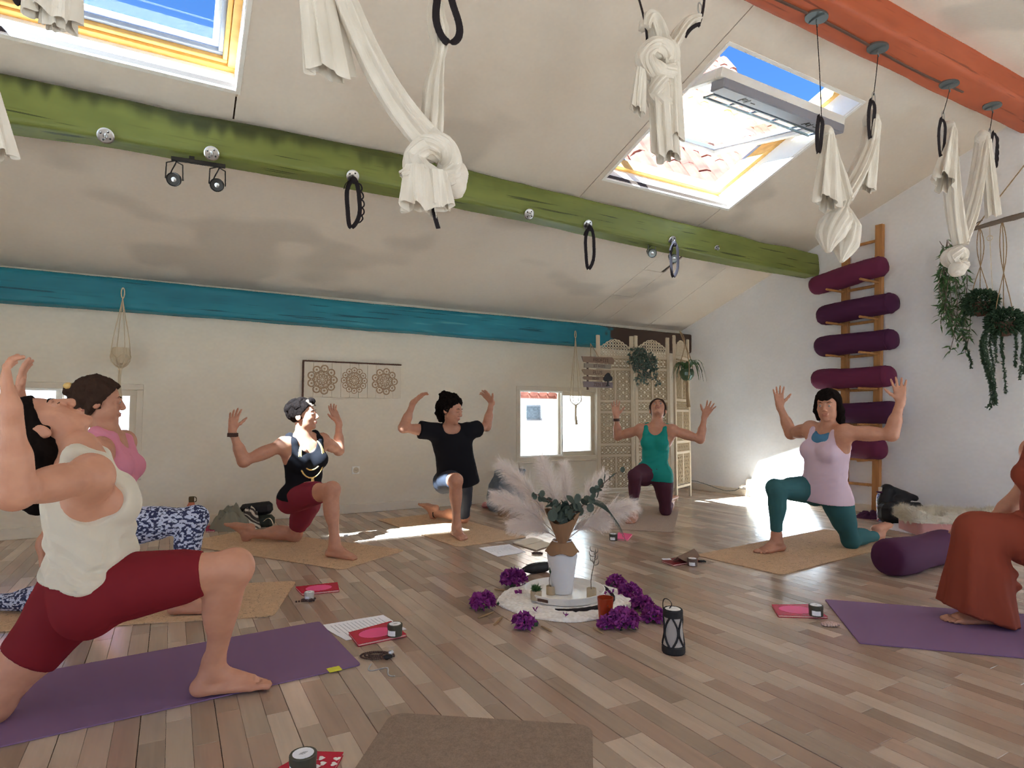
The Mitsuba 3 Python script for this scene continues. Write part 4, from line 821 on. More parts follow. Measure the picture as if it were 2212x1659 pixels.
def leaf_mesh(pts, d, L, w, seed=0, droop=.3):
    """Pointed leaves at pts along directions d: two quads each with a fold."""
    r = np.random.default_rng(seed); v, f = [], []
    for p, q in zip(pts, d):
        q = nrm(q + r.normal(size=3) * .25); s = nrm(np.cross(q, r.normal(size=3))); n = np.cross(s, q); l, b = L * r.uniform(.7, 1.2), w * r.uniform(.8, 1.2); i = len(v)
        v += [p, p + q * l * .45 + s * b - up * droop * l * .1, p + q * l * .45 - s * b - up * droop * l * .1, p + q * l * .5 + n * b * .35, p + q * l - up * droop * l * .45]
        f += [(i, i + 1, i + 3), (i, i + 3, i + 2), (i + 1, i + 4, i + 3), (i + 3, i + 4, i + 2)]
    return trimesh.Trimesh(v, f, process=False)
def foliage(key, stems, n, L, w, m, seed, droop=.4, spread=.9):
    r = np.random.default_rng(seed); P, Dn = [], []
    for s in stems:
        s = spline(s, 30); g = np.gradient(s, axis=0)
        for _ in range(n): i = r.integers(2, 30); P.append(s[i]); Dn.append(nrm(g[i]) * .5 + r.normal(size=3) * spread)
    obj('foliage', leaf_mesh(P, Dn, L, w, seed, droop), m, key)
    for s in stems: obj('stem', tube(s, .003, 5, 20), TWIG, key)
r5 = np.random.default_rng(5)
k = thing('hanging_plant', 'long bamboo-leaved trailing plant at the left end of the wall branch', 'plant'); c = V(6.30, 2.79, 2.70)
st = [[c + V(r5.uniform(-.05, .05), r5.uniform(-.10, .10), r5.uniform(-.1, 0)), c + V(r5.uniform(-.1, .06), r5.uniform(-.13, .13), -.4), c + V(r5.uniform(-.1, .06), r5.uniform(-.13, .12), -r5.uniform(.75, 1.12))] for _ in range(13)]
foliage(k, st, 46, .085, .009, LEAF, 1, .5, .7)
k = thing('wall_branch', 'driftwood branch hung from a cord on the right wall', 'branch')
obj('branch', bumpy(tube([(6.33, 2.74, 2.715), (6.31, 2.4, 2.735), (6.33, 2.0, 2.75), (6.32, 1.5, 2.76)], [.018, .024, .022, .026], 12, 60), .006, 12), TWIG, k)
obj('twig', tube([(6.32, 2.66, 2.73), (6.30, 2.60, 2.765), (6.28, 2.55, 2.77)], [.006, .004], 6, 8), TWIG, k)
obj('cord', tube([(6.33, 2.62, 2.74), (6.43, 2.262, 3.235), (6.34, 1.7, 2.76)], .006, 6), JUTE, k); obj('nail', ball((6.44, 2.262, 3.235), .012, 1), METAL, k)
def pot_plant(label, y, zb, zt, wd, trails, seed, L):
    k = thing('hanging_plant', label, 'plant'); r = np.random.default_rng(seed); c = V(6.27, y, zb)
    for i in range(3):
        a = 2.1 * i + .4; obj('cord', tube([(6.315, y, zt), (6.30, y, zt * .5 + zb * .5), c + V(.07 * math.cos(a), .07 * math.sin(a), .10), c + V(.08 * math.cos(a), .08 * math.sin(a), -.02)], .0035, 6, 14), JUTE, k)
    obj('pot', lathe([(.03, -.09), (.06, -.06), (.078, 0), (.08, .03), (.07, .03), (.065, .0), (.01, -.0)], c, 24), DARKW, k)
    p = r.normal(size=(1700, 3)); p = p / np.linalg.norm(p, axis=1)[:, None] * (wd * r.uniform(.75, 1.05, 1700))[:, None] * (1, 1, .85); p = p[p[:, 2] > -.095]
    obj('foliage', leaf_mesh(c + p + up * .035, p / wd + up * .2,   .034, .009, seed), LEAFD, k)
    P, Dn = [], []
    for i in range(trails):
        a = r.uniform(0, 2 * np.pi); e = V(math.cos(a), math.sin(a), 0); l = L * r.uniform(.35, 1.0)
        s = [c + e * .06 + up * .03, c + e * wd * 1.02 - up * .03, c + e * (wd + .02) - up * l * .5, c + e * (wd * .9 + .02 * r.normal()) - up * l]
        obj('trailing_stem', tube(s, .0025, 5, 16), LEAFD, k); q = spline(s, 60)
        for j in range(6, 60): P += [q[j]] * 4; Dn += list(r.normal(size=(4, 3)) - up * .5)
    obj('foliage', leaf_mesh(P, Dn, .022, .006, seed + 1), LEAFD, k)
pot_plant('dark mossy trailing plant in the nearer-left hanging pot under the wall branch', 2.59, 2.00, 2.73, .12, 5, 3, .55)
pot_plant('lower dark trailing plant with long strings hanging at the right edge of the branch', 2.42, 1.80, 2.74, .125, 14, 4, .72)
obj('ring', tube([V(6.30, 2.51, 2.60) + V(0, .022 * math.cos(a), .022 * math.sin(a)) for a in np.linspace(0, 6.283, 20)[:-1]], .004, 6, closed=True), CREAM, 'wall_branch'); obj('string', tube([(6.31, 2.51, 2.735), (6.305, 2.51, 2.63), (6.31, 2.51, 2.1)], .003, 5, 10), CREAM, 'wall_branch')
k = thing('hanging_plant', 'grey-green bushy plant trailing from the middle of the carved screen', 'plant'); c = V(4.772, 5.380, 1.803)
st = [[c + V(r5.uniform(-.1, .1), r5.uniform(-.03, .03), r5.uniform(-.08, .06)), c + V(r5.uniform(-.19, .17), r5.uniform(-.1, .0), -.12), c + V(r5.uniform(-.19, .22), r5.uniform(-.12, .0), -r5.uniform(.15, .42))] for _ in range(30)]
foliage(k, st, 34, .040, .013, mat('leaf_grey', (72, 88, 76), .6), 7, .4, .9)
k = thing('hanging_plant', 'spider plant in a round pot hanging at the right side of the carved screen', 'plant'); c = V(5.422, 5.300, 1.533)
obj('pot', lathe([(.004, -.085), (.05, -.07), (.082, -.02), (.085, .02), (.07, .06), (.06, .058), (.07, .02), (.02, -.03)], c, 28), mat('green_glaze', (66, 84, 62), .15), k)
for i in range(34):
    a = r5.uniform(0, 6.283); e = V(math.cos(a), math.sin(a) * .7, 0); l = r5.uniform(.14, .30)
    obj('leaf', tube([c + e * .03 + up * .05, c + e * l * .5 + up * (.06 + .35 * l), c + e * l + up * (.02 + r5.uniform(-.12, .1))], [.009, .011, .002], 6, 12, flat=.2, side=np.cross(e, up)), [LEAF, LEAFD][i % 2], k)
tp = V(5.371, 5.360, 2.062)
for i in range(3): a = 2.1 * i; obj('cord', tube([tp, c + V(.06 * math.cos(a), .06 * math.sin(a), .2), c + V(.086 * math.cos(a), .086 * math.sin(a), 0), c - up * .1], .0055, 6, 20), JUTE, k)
obj('tassel', tube([c - up * .1, c - up * .22, c - up * .40 + V(.02, 0, 0)], [.014, .016, .022], 14, 14, pleat=6, amp=.3), JUTE, k)
# plank sign
k = thing('plank_sign', 'hanging sign of five weathered wooden arrow planks with words and a tree', 'sign'); sc = [(V(3.961, 5.460, 1.626), V(4.428, 5.460, 1.690), 'PROFITE'), (V(3.999, 5.460, 1.565), V(4.373, 5.460, 1.615), 'ET SOIS'), (V(3.973, 5.460, 1.483), V(4.372, 5.460, 1.548), 'PLUS'), (V(3.979, 5.460, 1.429), V(4.331, 5.460, 1.467), 'RELAX'), (V(3.985, 5.460, 1.346), V(4.398, 5.460, 1.410), 'ZEN ICI')]
for i, (p0, p1, wd) in enumerate(sc):

    w_, h_ = p1[0] - p0[0], p1[2] - p0[2]
    poly = [Polygon([(0, h_), (.03, 0), (w_ - .02, -.006), (w_, h_ * .5), (w_ - .03, h_ + .008)]), sbox(0, 0, w_, h_), Polygon([(-.008, h_ * .8), (.03, 0), (w_, 0), (w_, h_), (.01, h_)]), Polygon([(0, h_ * .5), (.02, 0), (w_, 0), (w_, h_), (.02, h_)]), Polygon([(0, h_), (.01, 0), (w_, 0), (w_, h_)])][i]
    pk = obj('plank', xf(prism(poly, 0, .014), V(1, 0, 0), up, V(0, -1, 0), V(p0[0], 5.46, p0[2])), [BROWNW, mat('grey_plank', (128, 116, 102), .8) if i == 1 else OLIVE, mat('tan_plank', (136, 114, 94), .8) if i == 2 else BROWNW, BROWNW, mat('lilac_plank', (118, 104, 104), .8) if i == 4 else BROWNW][i], k)
    tm = meshkit.text_mesh(wd, h_ * .6, .002, True); L_ = tm.bounds[1][0]
    obj('lettering', xf(tm, V(1, 0, 0), up, V(0, -1, 0), V(p0[0] + w_ * .38 - L_ * .1, 5.4462, p0[2] + h_ * .2)), DARKW, pk)
pL, pT = V(4.055, 5.460, 1.317), V(4.058, 5.460, 1.693); obj('post', box((pL[0] - .012, 5.46, pL[2]), (pL[0] + .012, 5.47, pT[2]), .002), DARKW, k)
pL, pT = V(4.106, 5.460, 1.318), V(4.150, 5.460, 1.856)
for e in (V(4.097, 5.460, 1.684), V(4.214, 5.460, 1.690)): obj('cord', tube([V(*pT) + V(.02, .1, 0), V(e[0], 5.46, e[2])], .004, 5, 6), JUTE, k)
q = V(4.323, 5.460, 1.366); tr = unary_union([Point(0, .095).buffer(.045, 8), Point(-.03, .08).buffer(.03, 8), Point(.035, .085).buffer(.03, 8), Point(.005, .12).buffer(.03, 8), sbox(-.008, 0, .008, .06), Polygon([(-.03, 0), (.03, 0), (0, .02)])])
obj('tree_cutout', xf(prism(tr, 0, .008), V(1, 0, 0), up, V(0, -1, 0), V(q[0], 5.445, q[2])), BLACK, k)
# ---------------------------------------------------------------- ceiling mounts, straps and lamps
def rosette(p, label, n=V(0, -.5, -1), r=.042, m=METAL):
    s, u, d = frame_of(n, (1, 0, 0)); k = thing('ceiling_mount', label, 'ceiling mount'); p = np.asarray(p, float)
    obj('plate', xf(lathe([(r, 0), (r, .005), (r * .85, .008), (r * .3, .009), (r * .25, .012), (.002, .012)], sides=32), s, u, d, p), m, k)
    for i in range(4): a = i * np.pi / 2 + .5; obj('screw', ball(p + d * .009 + (s * math.cos(a) + u * math.sin(a)) * r * .6, .006, 1), DARKM, k)
    obj('eye', tube([p + d * (.024 + .014 * math.cos(a)) + s * .014 * math.sin(a) for a in np.linspace(0, 6.283, 20)[:-1]], .0038, 6, closed=True), METAL, k)
    return p + d * .036
def loop_strap(p, L, w, label, daisy=True, kn=True, bit=.0):
    k = thing('webbing_strap', label, 'strap'); p = np.asarray(p, float)
    pts = [p, p + V(-w * .5, 0, -L * .25), p + V(-w * .42, .01, -L * .7), p + V(-w * .1, .01, -L), p + V(w * .35, .01, -L * .86), p + V(w * .5, 0, -L * .45), p + V(w * .22, -.01, -L * .12)]
    obj('loop', ribbon(pts, .03, .005, 60, (1, -.2, 0), True), STRAP, k)
    if daisy:
        q = spline(pts[3:], 7)
        for i in range(5): a, b = q[i + 1], q[i + 2]; d = nrm(b - a); o_ = V(1, 0, 0) * .032; obj('stitched_loop', tube([a, a * .65 + b * .35 + o_, a * .3 + b * .7 + o_, b], .0055, 6, 12), STRAP, k)
    if kn: obj('knot', cat_([bumpy(ball(p + V(0, 0, -.02), .022, 2, (1, .8, 1.3)), .005, 50), ribbon([p + V(-.01, 0, -.02), p + V(-.05, -.01, -.05), p + V(-.07, -.01, -.10)], .024, .005, 10, (0, 1, 0))]), STRAP, k)
    return k
spots_ = [(228, 297, 'white chrome ceiling mount on the green beam, leftmost, without a strap'), (457, 335, 'chrome ceiling mount on the green beam above the double spotlight'), (762, 384, 'chrome ceiling mount on the green beam holding the left ruffled strap'), (1143, 465, 'bare chrome ceiling mount in the middle of the green beam'), (1270, 488, 'chrome ceiling mount on the green beam holding the bow-tied strap'), (1452, 522, 'chrome ceiling mount on the green beam holding the short black strap loop'), (1548, 538, 'small chrome ceiling mount near the right end of the green beam')]
MP = [V(-0.391, 4.210, 2.659), V(0.171, 4.210, 2.676), V(1.071, 4.210, 2.708), V(2.536, 4.210, 2.682), V(3.139, 4.210, 2.688), V(4.140, 4.210, 2.694), V(4.747, 4.210, 2.706)]
ends = [rosette(V(p[0], 4.212, p[2] + .012), l[2], V(0, -.85, -.52), .045 if i < 6 else .03) for i, (p, l) in enumerate(zip(MP, spots_))]
loop_strap(ends[2], .36, .085, 'black ruffled daisy-chain strap hanging from the green beam left of centre'); loop_strap(ends[4], .38, .085, 'black strap loop tied in a bow on the green beam below the roof window', False)
loop_strap(ends[5], .34, .085, 'short dark strap loop on the green beam, third from the left', False)
def spotlight(par, p, m=DARKM, aim=V(-.3, -1, -.5), drop=.09):
    p = np.asarray(p, float); h = obj('head', xf(lathe([(.012, -.055), (.030, -.05), (.041, -.01), (.043, .015), (.040, .02), (.036, .012), (.002, .008)], sides=24), *frame_of(aim, up), p + V(0, 0, -drop - .03)), m, par)
    obj('lens', xf(lathe([(.034, .0), (.034, .006), (.002, .012)], sides=24), *frame_of(aim, up), p + V(0, 0, -drop - .03)), METAL, h)
    for s in (-1, 1): obj('yoke', tube([p + V(0, 0, 0), p + V(s * .045, 0, -.02), p + V(s * .048, 0, -drop - .03)], .0045, 6), m, par)
    obj('cable', tube([p + V(.01, 0, 0), p + V(-.01, .01, -.05), p + V(-.02, .05, -drop - .0), p + V(0, .05, -drop - .03)], .004, 6, 12), BLACK, par)
k = thing('double_spotlight', 'dark track bar with two small spotlights under the green beam', 'spotlight'); a, b = V(-0.052, 4.300, 2.641), V(0.258, 4.300, 2.652)
obj('track', xf(box((-.012, -.012, 0), (.012, .012, np.linalg.norm(b - a)), .003), *frame_of(b - a, up), a), DARKM, k); obj('bracket', box((a[0] + .1, 4.29, a[2]), (a[0] + .13, 4.31, 2.70), .002), DARKM, k)
spotlight(k, a + V(.02, 0, -.012)); spotlight(k, b + V(-.045, 0, -.012))
k = thing('spotlight', 'small single spotlight under the green beam between two black straps', 'spotlight'); spotlight(k, V(3.964, 4.300, 2.700), GREYM); 
k = thing('spotlight', 'small spotlight under the green beam behind the short strap loop', 'spotlight'); spotlight(k, V(4.246, 4.300, 2.686), GREYM)
# ---------------------------------------------------------------- aerial silks
def gather(pts, r, n=48, pleat=9, amp=.22, sides=64, flat=.75, twist=.6, phase=0., cap=True): return tube(pts, r, sides, n, pleat=pleat, amp=amp, flat=flat, twist=twist, phase=phase, cap=cap)
def tail(top, bot, r0, r1, seed=0, flat=.55, side=V(1, .2, 0)):
    """A gathered end of cloth that opens into a wavy skirt, thin and open at the hem."""
    n, sd = 26, 72; a = np.arange(sd) * 2 * np.pi / sd; r = np.random.default_rng(seed); ph = r.uniform(0, 6, 4); top, bot = np.asarray(top, float), np.asarray(bot, float); o_, i_ = [], []
    s, u, d = frame_of(bot - top, side); s = nrm(side - d * (side @ d)); u = np.cross(d, s)
    for j in range(n):
        t = j / (n - 1); c = top * (1 - t) + bot * t; q = r0 + (r1 - r0) * t ** .8
        k = q * (1 + (.10 + .16 * t) * np.sin(7 * a + ph[0] + t) + .08 * np.sin(13 * a + ph[1])); hem = (.018 * np.sin(3 * a + ph[2]) + .008 * np.sin(8 * a)) * t * t * (r1 / .1)
        P = c + (k * np.cos(a))[:, None] * s + (k * np.sin(a) * flat)[:, None] * u + hem[:, None] * d; o_.append(P); i_.append(c + (P - c) * .955)
    return ring_mesh(o_ + i_[::-1], cap=False)
def knot(c, r, seed=0, sq=1.0, turns=((1, 0), (0, 1), (.7, .7))):
    """A bundle of crossing pleated folds."""
    c = np.asarray(c, float); g = np.random.default_rng(seed); ms = []
    for i, (a, b) in enumerate(turns):
        e = nrm(V(a, .25 * g.normal(), b)); f = nrm(np.cross(e, V(.2 * g.normal(), 1, .2 * g.normal())))
        pts = [c + (e * math.cos(t) * r * .62 + f * math.sin(t) * r * .62 * (1 if i else .8)) + V(0, -1, 0) * r * .18 * math.sin(2 * t + i) for t in np.linspace(0, 2 * np.pi, 12)[:-1]]
        ms.append(tube(pts, r * .40, 40, 48, closed=True, pleat=8, amp=.10, flat=.8, twist=6.283, phase=i))
    return cat_(ms)
def carabiner(p, m, par, r=.026): obj('carabiner', tube([np.asarray(p) + V(r * .55 * math.sin(a), 0, -r + r * 1.2 * math.cos(a)) for a in np.linspace(0, 6.283, 24)[:-1]], .0045, 6, closed=True), m, par)
def hang_plate(x, par=None, label=None):
    k = thing('ceiling_mount', label, 'ceiling mount'); p = V(x, 2.20 - .012 * (x - 4.5), 3.495); s, u, d = V(1, 0, 0), V(0, -1, 0), V(0, 0, -1)
    pl = [Point(0, 0).buffer(.07, 12)]; obj('plate', xf(prism(affinity.scale(pl[0], 1.15, .85), 0, .012), s, u, d, p), GREYM, k); obj('bracket', xf(prism(affinity.scale(pl[0], .2, .75), .012, .022), s, u, d, p), GREYM, k)
    obj('hook', tube([p - up * .02, p - up * .05, p + V(.012, 0, -.062)], .005, 6, 8), GREYM, k); return p - up * .055
def silk(label): return thing('aerial_silk', label, 'aerial hammock')
# hammock in the middle, hung above the frame
k = silk('white aerial silk knotted into a big ball, hanging in front of the green beam'); g = lambda px, py: None
LT, KN, RT = V(0.508, 2.200, 2.579), V(0.867, 2.200, 2.093), V(0.903, 2.200, 2.583)
obj('cloth_strand', gather([LT + V(-.22, 0, .42), LT + V(-.13, 0, .24), LT, V(0.605, 2.200, 2.394), V(0.727, 2.200, 2.218), KN], [.04, .05, .050, .050, .055, .06], pleat=6, amp=.25), SILK, k)
obj('cloth_strand', gather([V(0.886, 2.200, 2.656) + V(0, 0, .03), V(0.891, 2.200, 2.589), V(0.903, 2.200, 2.535), V(0.884, 2.200, 2.365), V(0.876, 2.200, 2.209), KN], [.034, .045, .026, .045, .052, .055], pleat=6, amp=.25), SILK, k)
obj('cloth_tail', tail(LT + V(-.13, .02, .30), V(0.473, 2.220, 2.276), .045, .085, 3, .35), SILK, k)
obj('knot', knot(V(0.881, 2.200, 2.011), .118, 2, 1, ((1, .2), (.3, 1), (.8, -.6), (-.5, .8))), SILK, k)
obj('cloth_bulge', bumpy(ball(V(0.958, 2.200, 1.970), .072, 4, (.9, .7, 1.15)), .016, 22), SILK, k)
obj('cloth_end', tail(V(0.804, 2.160, 1.971), V(0.819, 2.160, 1.806), .05, .085, 5, .6), SILK, k); obj('cloth_end', tail(V(0.873, 2.140, 1.959), V(0.887, 2.140, 1.824), .04, .05, 6, .6), SILK, k); obj('cloth_end', tail(V(0.804, 2.160, 1.967), V(0.725, 2.140, 1.915), .03, .012, 8, .6, V(0, .2, 1)), SILK, k)
obj('strap_end', ribbon([V(0.880, 2.200, 1.851), V(0.889, 2.200, 1.796), V(0.903, 2.200, 1.754)], .024, .004, 10, (1, 0.3, 0)), STRAP, k)
s_ = thing('webbing_strap', 'black strap loop hanging at the top of the middle aerial silk', 'strap'); obj('loop', ribbon([V(0.861, 2.150, 2.769), V(0.866, 2.150, 2.618), V(0.882, 2.150, 2.529), V(0.918, 2.150, 2.498), V(0.959, 2.150, 2.526), V(0.967, 2.150, 2.585), V(0.931, 2.150, 2.689), V(0.904, 2.150, 2.786)], .03, .006, 50, (1, -.2, 0), True), STRAP, s_)
RT0 = V(0.886, 2.200, 2.656); obj('riser', ribbon([V(RT0[0], 2.2, 3.49), RT0 + up * .02], .024, .005, 8), STRAP, s_); LT0 = LT + V(-.22, 0, .42); obj('riser', ribbon([V(LT0[0], 2.2, 3.49), LT0], .024, .005, 8), STRAP, s_)
# bundle in front of the roof window
k = silk('white aerial silk bundled and knotted in front of the roof window'); 
obj('cloth_strand', gather([V(1.998, 2.200, 2.939), V(2.039, 2.200, 3.006), V(2.084, 2.200, 2.948), V(2.097, 2.200, 2.819)], [.03, .045, .05, .06], pleat=7), SILK, k); obj('cloth_strand', gather([V(2.381, 2.200, 3.122), V(2.313, 2.200, 3.086), V(2.218, 2.200, 2.967), V(2.119, 2.200, 2.826)], [.024, .038, .04, .055], pleat=7), SILK, k)
obj('knot', knot(V(2.075, 2.200, 2.788), .120, 4, 1, ((1, .3), (.2, 1), (.7, -.7))), SILK, k); obj('knot', knot(V(2.109, 2.200, 2.630), .10, 7, 1, ((.9, .5), (-.6, .8))), SILK, k)
obj('cloth_end', tail(V(2.111, 2.200, 2.714), V(2.137, 2.200, 2.313), .085, .078, 4, .6), SILK, k); obj('cloth_end', tail(V(1.946, 2.170, 2.699), V(1.922, 2.170, 2.484), .03, .045, 9, .5), SILK, k); obj('cloth_end', tail(V(2.158, 2.180, 2.888), V(2.164, 2.180, 2.406), .05, .06, 10, .6), SILK, k)
for a, b in ((V(1.958, 2.200, 3.098), V(2.015, 2.200, 2.873)), (V(2.427, 2.200, 3.279), V(2.374, 2.200, 3.081))): obj('strap', ribbon([V(a[0], 2.2, 3.49), a, a * .5 + b * .5 + V(.012, 0, 0), b], .03, .006, 20, (1, .4, 0)), STRAP, k)
carabiner(V(2.390, 2.200, 3.207), METAL, k); obj('strap', ribbon([V(2.256, 2.180, 2.968), V(2.308, 2.180, 3.035), V(2.366, 2.180, 3.074)], .02, .005, 10), STRAP, k)
# the two hammocks on the right
def hammock(label, pl, ring, bulb, strand, kn, tails, nm):
    k = silk(label)
    for i in (0, 1):
        top = hang_plate(pl[i][0], label=nm[i]); r = np.asarray(ring[i]); obj('riser', ribbon([top, top * .5 + r * .5 + V(.004, 0, 0), r], .016, .005, 16, (1, .5, 0)), STRAP, k); carabiner(r + up * .01, METAL, k, .03)
        obj('cloth_knot', bumpy(ball(bulb[i], .055, 3, (.95, .9, 1.25)), .010, 26), SILK, k); obj('cloth_strand', gather([bulb[i]] + strand[i] + [kn], [.045, .05, .055, .05], pleat=7), SILK, k)
        obj('cloth_tail', tail(np.asarray(bulb[i]) + V(0, -.03, -.02), tails[i], .045, .105 if i == 0 else .07, 11 + i, .6), SILK, k)
    return k
k = hammock('white aerial silk with pouch-shaped knot, in front of the bolster rack', [(3.42,), (4.07,)], [V(3.421, 2.200, 2.818), V(3.992, 2.200, 3.140)], [V(3.454, 2.200, 2.730), V(3.955, 2.200, 2.957)], [[V(3.503, 2.200, 2.595), V(3.576, 2.200, 2.448)], [V(3.878, 2.200, 2.722), V(3.740, 2.200, 2.510)]], V(3.624, 2.200, 2.363), [V(3.407, 2.180, 2.294), V(3.910, 2.220, 2.495)], ['grey metal plate on the orange beam, first from the left', 'grey metal plate on the orange beam, second from the left'])
obj('cloth_strand', gather([V(3.626, 2.200, 2.384), V(3.618, 2.200, 2.323), V(3.596, 2.200, 2.270)], [.045, .03, .05], 16, pleat=8), SILK, k); obj('pouch', gather([V(3.597, 2.200, 2.290), V(3.531, 2.200, 2.206), V(3.464, 2.200, 2.080), V(3.451, 2.200, 2.007)], [.04, .10, .085, .015], 36, pleat=9, amp=.08, flat=.8), SILK, k); obj('pouch', gather([V(3.616, 2.200, 2.294), V(3.640, 2.200, 2.194), V(3.623, 2.200, 2.060), V(3.580, 2.200, 1.964)], [.04, .085, .080, .012], 36, pleat=8, amp=.10, flat=.8, phase=2), SILK, k)
k2 = hammock('white aerial silk with round knot in front of the trailing plant', [(4.98,), (5.63,)], [V(4.885, 2.200, 3.241), V(5.603, 2.200, 3.284)], [V(4.949, 2.200, 3.134), V(5.474, 2.200, 3.186)], [[V(4.969, 2.200, 2.718), V(5.003, 2.200, 2.480)], [V(5.336, 2.200, 2.789), V(5.181, 2.200, 2.474)]], V(5.062, 2.200, 2.297), [V(4.777, 2.170, 2.684), V(5.651, 2.220, 2.612)], ['grey metal plate on the orange beam, third from the left', 'grey metal plate on the orange beam, rightmost'])
obj('knot', knot(V(4.991, 2.200, 2.166), .105, 12, 1, ((1, .2), (.4, .9), (-.6, .8))), SILK, k2); obj('knot', bumpy(ball(V(4.862, 2.140, 2.061), .055, 3), .010, 30), SILK, k2)
for p, L, w, lb, dz in ((V(3.338, 2.160, 2.814), .22, .035, 'black strap at the left side of the pouch-knotted silk', False), (V(3.891, 2.160, 3.062), .25, .05, 'folded black strap at the right side of the pouch-knotted silk', False), (V(4.774, 2.160, 3.160), .28, .07, 'broad black strap loop at the left side of the round-knotted silk', False), (V(5.562, 2.160, 3.246), .31, .075, 'black ruffled daisy-chain strap at the right side of the round-knotted silk', True)): loop_strap(p, L, w, lb, dz, False)
# silks cut by the left edge
k = silk('white silk bundle with strap in front of the big left skylight'); c = V(-0.350, 2.200, 2.229)
obj('cloth_end', tail(c + up * .5, V(-0.349, 2.200, 2.197), .05, .062, 21, .6), SILK, k); obj('cloth_end', tail(c + up * .1, V(-0.345, 2.200, 2.173), .02, .028, 22, .6), SILK, k); obj('strand', ribbon([V(c[0], 2.2, 3.49), c + up * .45], .024, .005, 6), STRAP, k)
q_ = [V(-0.437, 2.200, 2.269), V(-0.433, 2.200, 2.225), V(-0.424, 2.200, 2.217), V(-0.416, 2.200, 2.228), V(-0.416, 2.200, 2.277)]; obj('strap', ribbon(q_, .018, .004, 30), STRAP, k); obj('strap', ribbon([q_[0], V(q_[0][0], 2.2, 3.49)], .018, .004, 6), STRAP, k); obj('strap', ribbon([q_[-1], V(q_[-1][0], 2.2, 3.49)], .018, .004, 6), STRAP, k)
k = silk('white silk hanging at the left edge of the picture over the green beam'); c = V(-0.510, 2.200, 2.036)
obj('cloth_end', tail(c, V(-0.458, 2.200, 1.754), .02, .040, 23, .7), SILK, k); obj('cloth_strand', gather([c + up * 1.0, c + up * .5, c], [.03, .035, .03]), SILK, k); obj('riser', ribbon([V(c[0], 2.2, 3.49), c + up * .95], .02, .005, 6), STRAP, k)
# ---------------------------------------------------------------- centre piece: rug, tray, vase, pampas, flowers
DR, NR = V(math.cos(YAW), -math.sin(YAW), 0), V(-math.sin(YAW), -math.cos(YAW), 0)   # to the right and towards the camera, level
RC = V(1.91, 2.80, 0); r9 = np.random.default_rng(9)
def disc_top(c, R, h, amp, n=90, rings=34, seed=0):
    a = np.arange(n) * 2 * np.pi / n; R0 = R * (1 + .02 * np.sin(5 * a) + .012 * np.sin(9 * a + 1)); out = [np.c_[R0 * np.cos(a), R0 * np.sin(a), np.zeros(n) + .002]]
    for t in np.linspace(1.0, .01, rings):
        P = np.c_[R0 * t * np.cos(a), R0 * t * np.sin(a), np.zeros(n)]; P[:, 2] = h * (1 - t ** 10 * .7) + amp * (meshkit.fbm(P * 70, 2, seed) - .5) * 2; out.append(P)
    m = ring_mesh(out); m.vertices = m.vertices + c; return m
k = obj('rug', disc_top(RC, .365, .024, .007), RUG); tag(k, 'round white fluffy rug with black marking under the tray', 'rug')
def arc_band(R, t, a0, a1, n=26): return Polygon([((R + (t if s else -t) * math.sin(math.pi * (i / n)) ** .6) * math.cos(a0 + (a1 - a0) * i / n), (R + (t if s else -t) * math.sin(math.pi * (i / n)) ** .6) * math.sin(a0 + (a1 - a0) * i / n)) for s, rg_ in ((1, range(n + 1)), (0, range(n, -1, -1))) for i in rg_])
bm = mat('black_pile', (34, 28, 30), .95)
obj('marking', bumpy(move(prism(unary_union([arc_band(.262, .016, math.radians(225), math.radians(345)), arc_band(.268, .03, math.radians(-12), math.radians(48))]), .015, .0315), RC), .0015, 60), bm, k)
TC = RC + V(-.005, -.005, .030); k = thing('tray', 'round white tray with handle slots holding the vase on the fluffy rug', 'tray')
obj('base', lathe([(.19, .0), (.208, .002), (.222, .034), (.224, .040), (.218, .041), (.214, .034), (.202, .009), (.001, .009)], TC, 72), PAINTW, k)
def slot(a): c = TC + V(math.cos(a), math.sin(a), 0) * .2186 + up * .021; d = V(math.cos(a), math.sin(a), -.15); s, u, d = frame_of(d, up); return xf(prism(sbox(-.03, -.0055, .03, .0055).buffer(.002), 0, .003), s, u, d, c)
for a in (math.atan2(NR[1], NR[0]) - .62, math.atan2(NR[1], NR[0]) + 2.5): obj('handle_slot', slot(a), DARKW, k)
VB = RC + V(-.015, 0, .0405); k = thing('vase', 'tall white vase with paper collar on the tray, filled with pampas grass', 'vase')
obj('body', lathe([(.048, 0), (.054, .004), (.058, .02), (.068, .10), (.079, .175), (.084, .205), (.080, .226), (.056, .246), (.050, .256), (.052, .285), (.055, .288), (.050, .288), (.046, .26), (.03, .20), (.001, .19)], VB, 48), GREYV, k, 40)
cm = lathe([(.048, .262), (.056, .266), (.078, .236), (.093, .222), (.095, .225), (.08, .245), (.060, .276), (.050, .284), (.047, .28)], VB, 64); v = cm.vertices; a = np.arctan2(v[:, 1] - VB[1], v[:, 0] - VB[0]); rr = np.hypot(v[:, 0] - VB[0], v[:, 1] - VB[1]); v[:, 2] += .008 * np.sin(a * 5) * np.clip((rr - .06) * 30, 0, 1); cm.vertices = v
obj('collar', cm, KRAFT, k, True)
